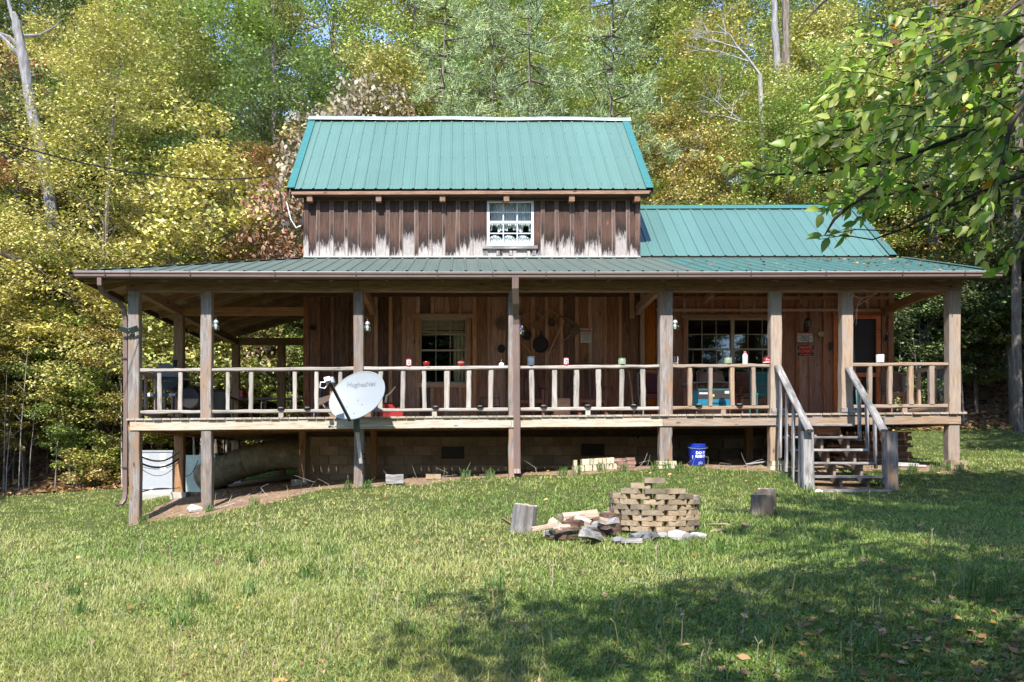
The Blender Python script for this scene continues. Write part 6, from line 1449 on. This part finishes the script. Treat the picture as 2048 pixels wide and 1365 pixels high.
# smoker grill on the left
gr = thing('barrel_grill', deckp(342, 16.4), 'dark grey barrel smoker grill with chimney on the left end of the porch', 'grill')
RX = Matrix.Rotation(R(90), 4, 'X')
hood = [(.26 * math.cos(a) * 1.05, .26 * math.sin(a) * 1.0) for a in np.linspace(0, math.pi, 15)]
MB().prism([(x * 1.0, -.30, .88 + z) for x, z in hood], (0, 1, 0), .6).build('hood', M_GRILL, gr)
MB().prism([(x, -.29, .87 - z * .95) for x, z in hood][::-1], (0, 1, 0), .58).build('firebox', M_BLACK, gr)
MB().lathe([(.045, 1.06), (.045, 1.23), (.06, 1.23), (.06, 1.26), (.0, 1.27)], 12, c=(.04, .1, 0)).build('chimney', M_BLACK, gr)
for s in (-1, 1):
    for q in (-1, 1): MB().tube([(s * .24, q * .22, 0), (s * .2, q * .22, .66)], .016, 6).build('leg', M_BLACK, gr)
MB().box((-.02, -.34, .52), (.5, .16, .05)).build('front_shelf', simple('dark_blue_shelf', (.03, .05, .10), .5), gr); MB().box((-.29, -.34, .52), (.05, .17, .06)).build('shelf_end', M_WPL, gr)
for i in range(6): MB().box((-.12 + i * .045, -.302, .80), (.02, .006, .02)).build('thermo_hole', M_CABLEG, gr)
MB().box((.42, -.02, .84), (.34, .36, .025), Matrix.Rotation(R(4), 4, 'Y')).build('side_shelf', M_STEEL, gr); MB().box((0, 0, .2), (.5, .46, .02)).build('bottom_shelf', M_BLACK, gr)
lidb = thing('covered_barrel', deckp(387, 16.5), 'black side barrel hanging on the grill, right of its hood', 'smoker barrel'); MB().lathe([(0, -.24), (.2, -.24), (.22, -.2), (.22, .2), (.2, .24), (0, .24)], 18, Mx=RX, c=(-.02, 0, .48)).build('barrel', M_BLACK, lidb, None, True)
for s in (-1, 1): MB().tube([(s * .15, 0, 0), (s * .12, 0, .32)], .014, 6).build('leg', M_BLACK, lidb)
for px, y, lb, h in ((400, 17.2, 'grey green rubbish bin behind the second post from the left', .72), (437, 17.3, 'ribbed dark rubbish bin with lid right of the second post from the left', .66)):
    th = thing('rubbish_bin', deckp(px, y), lb, 'bin', 'rubbish bins'); MB().lathe([(0, 0), (.19, 0), (.25, h)], 20).build('tub', M_BIN, th, None, True); MB().lathe([(.27, h), (.27, h + .03), (.2, h + .06), (0, h + .08)], 20).build('lid', M_BLACKP, th, None, True)
    for k in range(14): a = k * .4488; MB().box((.222 * math.cos(a), .222 * math.sin(a), h * .45), (.012, .012, h * .7)).build('rib', M_BIN, th)

# ------------------------------------------------------------------ bucket, bricks and oddments along the foot of the porch
def gp(px, y, dz=0): x = X(px, y); return Vector((x, y, gz(x, y) + dz))
bk = thing('bucket', gp(1394, 15.35), 'blue plastic bucket reading DO IT RIGHT under the porch', 'bucket')
MB().lathe([(0, 0), (.137, 0), (.142, .01), (.160, .33), (.167, .33), (.167, .35), (.162, .355), (.168, .37), (.168, .385), (.163, .39), (.165, .41), (.158, .41), (.135, .02), (0, .015)], 32).build('pail', M_BLUE, bk, None, True)
def onb(x, z, z0): r_ = .1395 + (z + z0) * .062 + .0025; a = (x + .03) / r_; return (math.sin(a) * r_, -math.cos(a) * r_, z + z0)
m = MB(); text_on(m, 'DO IT', .070, lambda x, z: onb(x, z, .235), bold=.0025); text_on(m, 'RIGHT', .070, lambda x, z: onb(x, z, .170), bold=.0025)
m.build('lettering', M_WPRINT, bk)
m = MB()
for (a, b) in (((-.035, .02), (.035, .02)), ((.035, .02), (.035, .055)), ((.035, .055), (0, .07)), ((0, .07), (-.035, .055)), ((-.035, .055), (-.035, .02)), ((-.02, .035), (.02, .035)), ((-.02, .045), (.02, .045))): m.tube([onb(a[0] - .005, a[1], 0), onb(b[0] - .005, b[1], 0)], .0028, 4)
m.build('logo', M_WPRINT, bk); m = MB()
for k in range(3): m.box(onb(-.155, .14 + k * .022, 0), (.012, .008, .014))
m.build('side_print', M_WPRINT, bk)
MB().tube([(-.168, 0, .37), (-.19, -.03, .345), (-.15, -.12, .325), (0, -.185, .31 + .0), (.15, -.12, .325), (.19, -.03, .345), (.168, 0, .37)], .0035, 5).build('handle', M_GALV, bk)
def bricks(name, label, cat, spots, mat, sz, par=None):
    th = thing(name, spots[0][0], label, cat)
    for p, rz in spots:
        mb = MB(); b = .008; sx, sy, sz_ = sz; mb.box((0, 0, 0), (sx - b, sy - b, sz_)); mb.box((0, 0, 0), (sx, sy, sz_ - b)); mb.v = [(a + random.uniform(-.003, .003), c + random.uniform(-.003, .003), d + random.uniform(-.003, .003)) for a, c, d in mb.v]
        mb.build('brick', mat, th, T(p, rz=rz))
    return th
sp = []
for c in range(2):
    for i in range(9 if c == 0 else 8): sp.append((gp(1163 + i * 8.1 + c * 3, 15.25, .055 + c * .115) + Vector((0, random.uniform(-.02, .02), 0)), random.uniform(-.06, .06)))
sp += [(gp(1150, 15.2, .05), .1), (gp(1150, 15.2, .165), -.05)]
bricks('brick_row', 'two tier row of pale yellow bricks on end against the foot of the porch', 'bricks', sp, M_BRICKY, (.066, .2, .112))
sp = []
for c in range(3):
    for i in range(2): sp.append((gp(1241 + i * 19 - (4 if c == 2 else 0) + c * 2, 15.3, .035 + c * .066), random.uniform(-.08, .08)))
sp.append((gp(1231, 15.28, .17), .05))
bricks('brick_stack', 'small stack of faded red bricks right of the pale brick row', 'bricks', sp, M_BRICKR, (.17, .1, .062))
for px, lb, n, mt in ((1331, 'pale block footing under the thick middle post', 2, M_BRICKY), (1556, 'pale yellow block footing under the left stair post', 2, M_BRICKY), (1910, 'tan block footing under the right corner post', 2, M_BRICK)):
    g0 = gz(X(px), 15.05); zt = Z(922) if px != 1910 else Z(921); h = max(.06, (zt - g0 + .04) / 2)
    sp = []
    for c in range(2):
        for i in range(2): sp.append((Vector((X(px) + (i - .5) * .16 + (.02 if c else -.01), 15.04, g0 - .04 + h * (c + .5))), random.uniform(-.04, .04)))
    bricks('block_footing', lb, 'footing', sp, mt, (.155, .26, h - .006))
for x, y in ((-5.97, 17.5), (-5.97, 21.85), (-3.34, 17.25)):
    MB().box((0, 0, .02), (.34, .34, .18)).build('footing', M_CONC, cabin, T(x, y + .02, gz(x, y)))
def rock(p, s, mat, label, group=None, name='rock', sq=(1, .8, .6), seed=None):
    rr = random.Random(seed or random.random()); import bmesh
    bm = bmesh.new(); bmesh.ops.create_icosphere(bm, subdivisions=2, radius=1)
    dirs = [Vector((rr.gauss(0, 1), rr.gauss(0, 1), rr.gauss(0, 1))).normalized() for _ in range(9)]
    for v in bm.verts:
        for d_ in dirs:
            k = v.co.dot(d_)
            if k > .62: v.co -= d_ * (k - .62)
        v.co += Vector((rr.gauss(0, .03), rr.gauss(0, .03), rr.gauss(0, .03)))
    me = bpy.data.meshes.new(name); bm.to_mesh(me); bm.free(); me.materials.append(mat)
    for v in me.vertices: v.co = Vector((v.co.x * s * sq[0], v.co.y * s * sq[1], v.co.z * s * sq[2]))
    o = bpy.data.objects.new(name, me); link(o, None, T(Vector(p) + Vector((0, 0, s * sq[2] * .45)), rz=rr.random() * .6 - .3)); tag(o, label, 'rock', group); return o
rock(gp(392, 14.9), .17, M_ROCKW, 'white rock on the bare earth left of the second post from the left')
th = thing('log_section', gp(790, 14.75), 'short grey squared timber offcut lying on the grass right of the dish post', 'timber'); plank('log', WM[th.name] @ Vector((-.16, 0, .09)), WM[th.name] @ Vector((.16, 0, .10)), .19, .17, W_GREY, th, wd=(0, 0, 1), bev=.03, seg=4, wob=.006)
th = thing('loose_brick', gp(867, 15.3), 'single faded brick lying at the edge of the earth under the porch', 'brick'); MB().box((0, 0, .05), (.28, .12, .09)).build('brick', M_BRICK, th)
# lumber under the right end of the porch
lu = thing('lumber_stack', gp(1795, 16.6), 'stack of dark weathered boards under the right end of the porch', 'lumber'); base = WM[lu.name].translation
for k in range(13):
    for q in range(2): plank('board', base + Vector((-1.3 + random.uniform(-.2, .2), q * .24, .03 + k * .045)), base + Vector((.20 + random.uniform(-.07, .07), q * .24, .03 + k * .045)), .22, .043, W_DARK if k % 3 else W_BOARD, lu, wd=(0, 1, 0), bev=.003)
plank('board', base + Vector((-.4, -.1, .66)), base + Vector((.12, -.1, .67)), .16, .035, W_TAN, lu, wd=(0, 1, 0))
for px, y, l, a, lb in ((1812, 15.6, .5, .1, 'short grey plastic pipe on the ground right of the steps, upper one'), (1816, 15.3, .6, -.25, 'longer grey plastic pipe on the ground right of the steps, lower one')):
    p = gp(px, y, .03); d_ = Vector((math.cos(a), math.sin(a), -.03)) * l / 2; o = MB().tube([p - d_, p + d_], .025, 10).world('pipe', M_PVC, None, p, True); tag(o, lb, 'pipe')
th = thing('cable_coil', gp(1530, 15.5), 'loose black cable and pipe ends lying left of the stair post footing', 'cable'); 
for k in range(3): a_, b_ = gp(1492 + k * 6, 15.5 + k * .06, .03), gp(1545, 15.4 + k * .08, .10 + .03 * k); MB().tube([a_, a_.lerp(b_, .5) + Vector((0, 0, .03 * k)), b_], .015, 6).world('cable', M_CABLE if k else M_CABLEG, th)
m = MB(); rr = random.Random(9)
for k in range(26):
    px = rr.uniform(420, 1540); p = gp(px, 14.7 + rr.random() * .7, .01); m.tube([p, p + Vector((rr.uniform(-.15, .15), rr.uniform(-.05, .05), rr.uniform(.03, .2))), p + Vector((rr.uniform(-.25, .3), 0, rr.uniform(.05, .32)))], [.005, .004, .002], 4)
o = m.world('dry_weeds', M_BARKP, None, p); tag(o, 'thin dry weed stems along the bare earth below the deck', 'weeds', kind='stuff')
th = thing('fallen_branch', gp(465, 14.8), 'thin bare fallen branch on the earth between the two left posts', 'branch'); m = MB(); m.tube([gp(430, 14.7, .02), gp(470, 14.9, .05), gp(500, 15.1, .14)], [.012, .01, .005], 6); m.tube([gp(478, 14.95, .06), gp(513, 15.0, .04)], [.007, .003], 5); m.tube([gp(455, 14.85, .04), gp(464, 14.9, .2)], [.007, .003], 5); m.world('branch', M_BARKP, th)
th = thing('white_litter', gp(1636, 13.45), 'crumpled white wrapper on the ground left foot of the steps', 'wrapper'); MB().lathe([(0, 0), (.07, .005), (.06, .03), (.02, .05), (0, .045)], 7, wob=.4).build('wrapper', M_WPL, th)

# ------------------------------------------------------------------ fire ring, stumps, firewood, stones
fc = Vector((X(1307, 9.6), 9.6, 0)); fc.z = gz(fc.x, fc.y) + .01
ring = thing('brick_fire_ring', fc, 'round fire ring of loosely stacked tan bricks with gaps, in the lawn', 'fire ring')
bl, bh, rad = .222, .0605, .455
mesh_b = []
for i in range(5):
    mb = MB(); b = .007; mb.box((0, 0, 0), (bl - 2 * b, .105, bh - .004)); mb.box((0, 0, 0), (bl, .105 - 2 * b, bh - .004)); mb.v = [(a + random.uniform(-.003, .003), c + random.uniform(-.003, .003), d_ + random.uniform(-.002, .002)) for a, c, d_ in mb.v]; mesh_b.append(mb.mesh('brick', M_BRICK if i < 3 else M_BRICKS))
xlim = {9: (-.27, -.06), 8: (-.36, -.02), 7: (-.40, .12), 6: (-.5, .24), 5: (-.5, .36)}
for c in range(10):
    nb = 11; ph = (.5 if c % 2 else 0)
    for k in range(nb):
        a = 2 * math.pi * (k + ph) / nb + .05 + random.uniform(-.03, .03); px_ = rad * math.sin(a); py_ = -rad * math.cos(a); front = py_ < .12
        lo, hi = xlim.get(c, (-1, 1))
        if not (lo - .02 <= px_ <= hi + .02): continue
        if not front and c > 4: continue
        o = bpy.data.objects.new('brick', random.choice(mesh_b)); link(o, ring, T(fc + Vector((px_ + random.uniform(-.008, .008), py_ + random.uniform(-.018, .010), .03 + c * bh)), rz=a + random.uniform(-.13, .13)))
def stump(px, py, d_, r, h, label, tilt=(0, 0), mat=M_SPLIT, bark=None, sx=1.0):
    p = gp(px, d_, -.02); th = thing('stump', T(p, rx=R(tilt[0]), ry=R(tilt[1]), rz=random.random()), label, 'stump'); n = 18; w = [1 + random.uniform(-.07, .07) for _ in range(n)]; m = MB(); vs = []
    for z, k in ((0, 1.06), (h * .3, 1.0), (h * .7, .97), (h * .97, .97), (h, .93)):
        for i in range(n): a = 6.2832 * i / n; vs.append((r * w[i] * k * math.cos(a), r * w[i] * k * math.sin(a) * sx, z + random.uniform(-.01, .01) * (z > h * .9)))
    m.add(vs, [(i * n + k, i * n + (k + 1) % n, (i + 1) * n + (k + 1) % n, (i + 1) * n + k) for i in range(4) for k in range(n)]); m.build('bark', bark or M_SNAG, th, None, False)
    MB().add(vs[-n:], [tuple(range(n))]).build('cut_top', mat, th); return th
stump(1045, 1060, 9.75, .145, .34, 'upright pale grey chopping stump at the left end of the firewood', (2, 6)); 
stump(1523, 1027, 10.7, .135, .27, 'dark barked stump on the lawn, front one of the pair right of the fire ring', bark=M_BARK); stump(1533, 1012, 11.4, .13, .27, 'stump standing just behind the dark barked stump', bark=M_BARK)
stump(1381, 1000, 11.2, .11, .20, 'dark stump half hidden behind the right side of the fire ring', bark=M_ASHY); stump(1221, 1046, 9.35, .12, .26, 'charred brown stump touching the left side of the fire ring', bark=M_CHAR, mat=M_CHAR)
def split(px, py, d_, L, w, rz, tilt, mat, label=None, up=.0):
    p = gp(px, d_, 0.02 + up); M = T(p + Vector((0, 0, w * .35)), rz=rz, ry=tilt); m = MB(); a = [(-.5, -.25), (.5, -.3), (.38, .28), (-.05, .52), (-.45, .2)]; n = 5
    vs = [(-L / 2 + random.uniform(-.01, .01), y * w * random.uniform(.9, 1.1), z * w) for y, z in a] + [(0, y * w * 1.03 + random.uniform(-.008, .008), z * w + random.uniform(-.01, .01)) for y, z in a] + [(L / 2 + random.uniform(-.01, .01), y * w * random.uniform(.85, 1.05), z * w) for y, z in a]
    m.add(vs, [(i * n + k, (i + 1) * n + k, (i + 1) * n + (k + 1) % n, i * n + (k + 1) % n) for i in range(2) for k in range(n)] + [tuple(range(n)), tuple(10 + k for k in range(n))[::-1]])
    o = m.build('firewood_log', mat, None, M); tag(o, label or 'split firewood log in the heap left of the fire ring', 'firewood', None if label else 'split firewood logs in the heap left of the fire ring'); return o
rr = random.Random(4)
for i in range(22): split(rr.uniform(1085, 1225), 0, rr.uniform(8.95, 9.7), rr.uniform(.18, .33), rr.uniform(.055, .10), rr.uniform(-1.0, 1.0), rr.uniform(-.3, .3), rr.choice([M_SPLIT, M_SPLIT, M_CHAR, W_GREY]), up=rr.choice([0, 0, .08, .12]) )
split(1118, 0, 9.15, .26, .11, -.5, .55, M_SPLIT, 'pale split log tilted up at the front of the heap', .08); split(1018, 0, 9.9, .22, .03, .5, .6, W_TAN, 'pale splinter stuck in the grass left of the chopping stump', .05)
split(1182, 0, 8.75, .26, .12, .7, .25, W_GREY, 'wide bluish grey weathered log at the front of the heap', .03); split(1262, 0, 8.65, .22, .06, 0, 0, W_GREY, 'small flat pale wood offcut before the fire ring'); split(1160, 0, 9.4, .4, .13, .1, -.1, M_SPLIT, 'long shaggy barked log at the top of the heap', .14)
rock(gp(1275, 8.95), .115, M_ASHY, 'blue grey angular rock in front of the fire ring', seed=3); rock(gp(1295, 8.95), .125, M_ASHY, 'larger sooty rock in front of the middle of the fire ring', seed=8, sq=(1.2, .8, .7)); rock(gp(1357, 8.95), .13, M_ROCK, 'pale grey rounded rock at the front right of the fire ring', seed=5, sq=(1.2, .8, .75))
rock(gp(1396, 9.0), .10, M_ROCK, 'flat grey rock at the right foot of the fire ring', seed=12, sq=(1.3, .8, .5)); rock(gp(1240, 8.75), .11, M_ASHY, 'small dark rock between the firewood and the fire ring', seed=6); rock(gp(1322, 9.05), .10, M_ROCK, 'small stone tucked against the base of the fire ring', seed=16)
rock(gp(1437, 9.35), .09, M_BRICK, 'flat tan stone lying in the grass right of the fire ring', seed=21, sq=(1.6, .7, .35)); rock(gp(1440, 9.75), .09, M_BRICK, 'thin pale stone slab right of the fire ring, behind the tan one', seed=23, sq=(2, .7, .3)); rock(gp(1490, 9.7), .06, M_BRICKR, 'small reddish stone in the grass before the dark stump', seed=26)
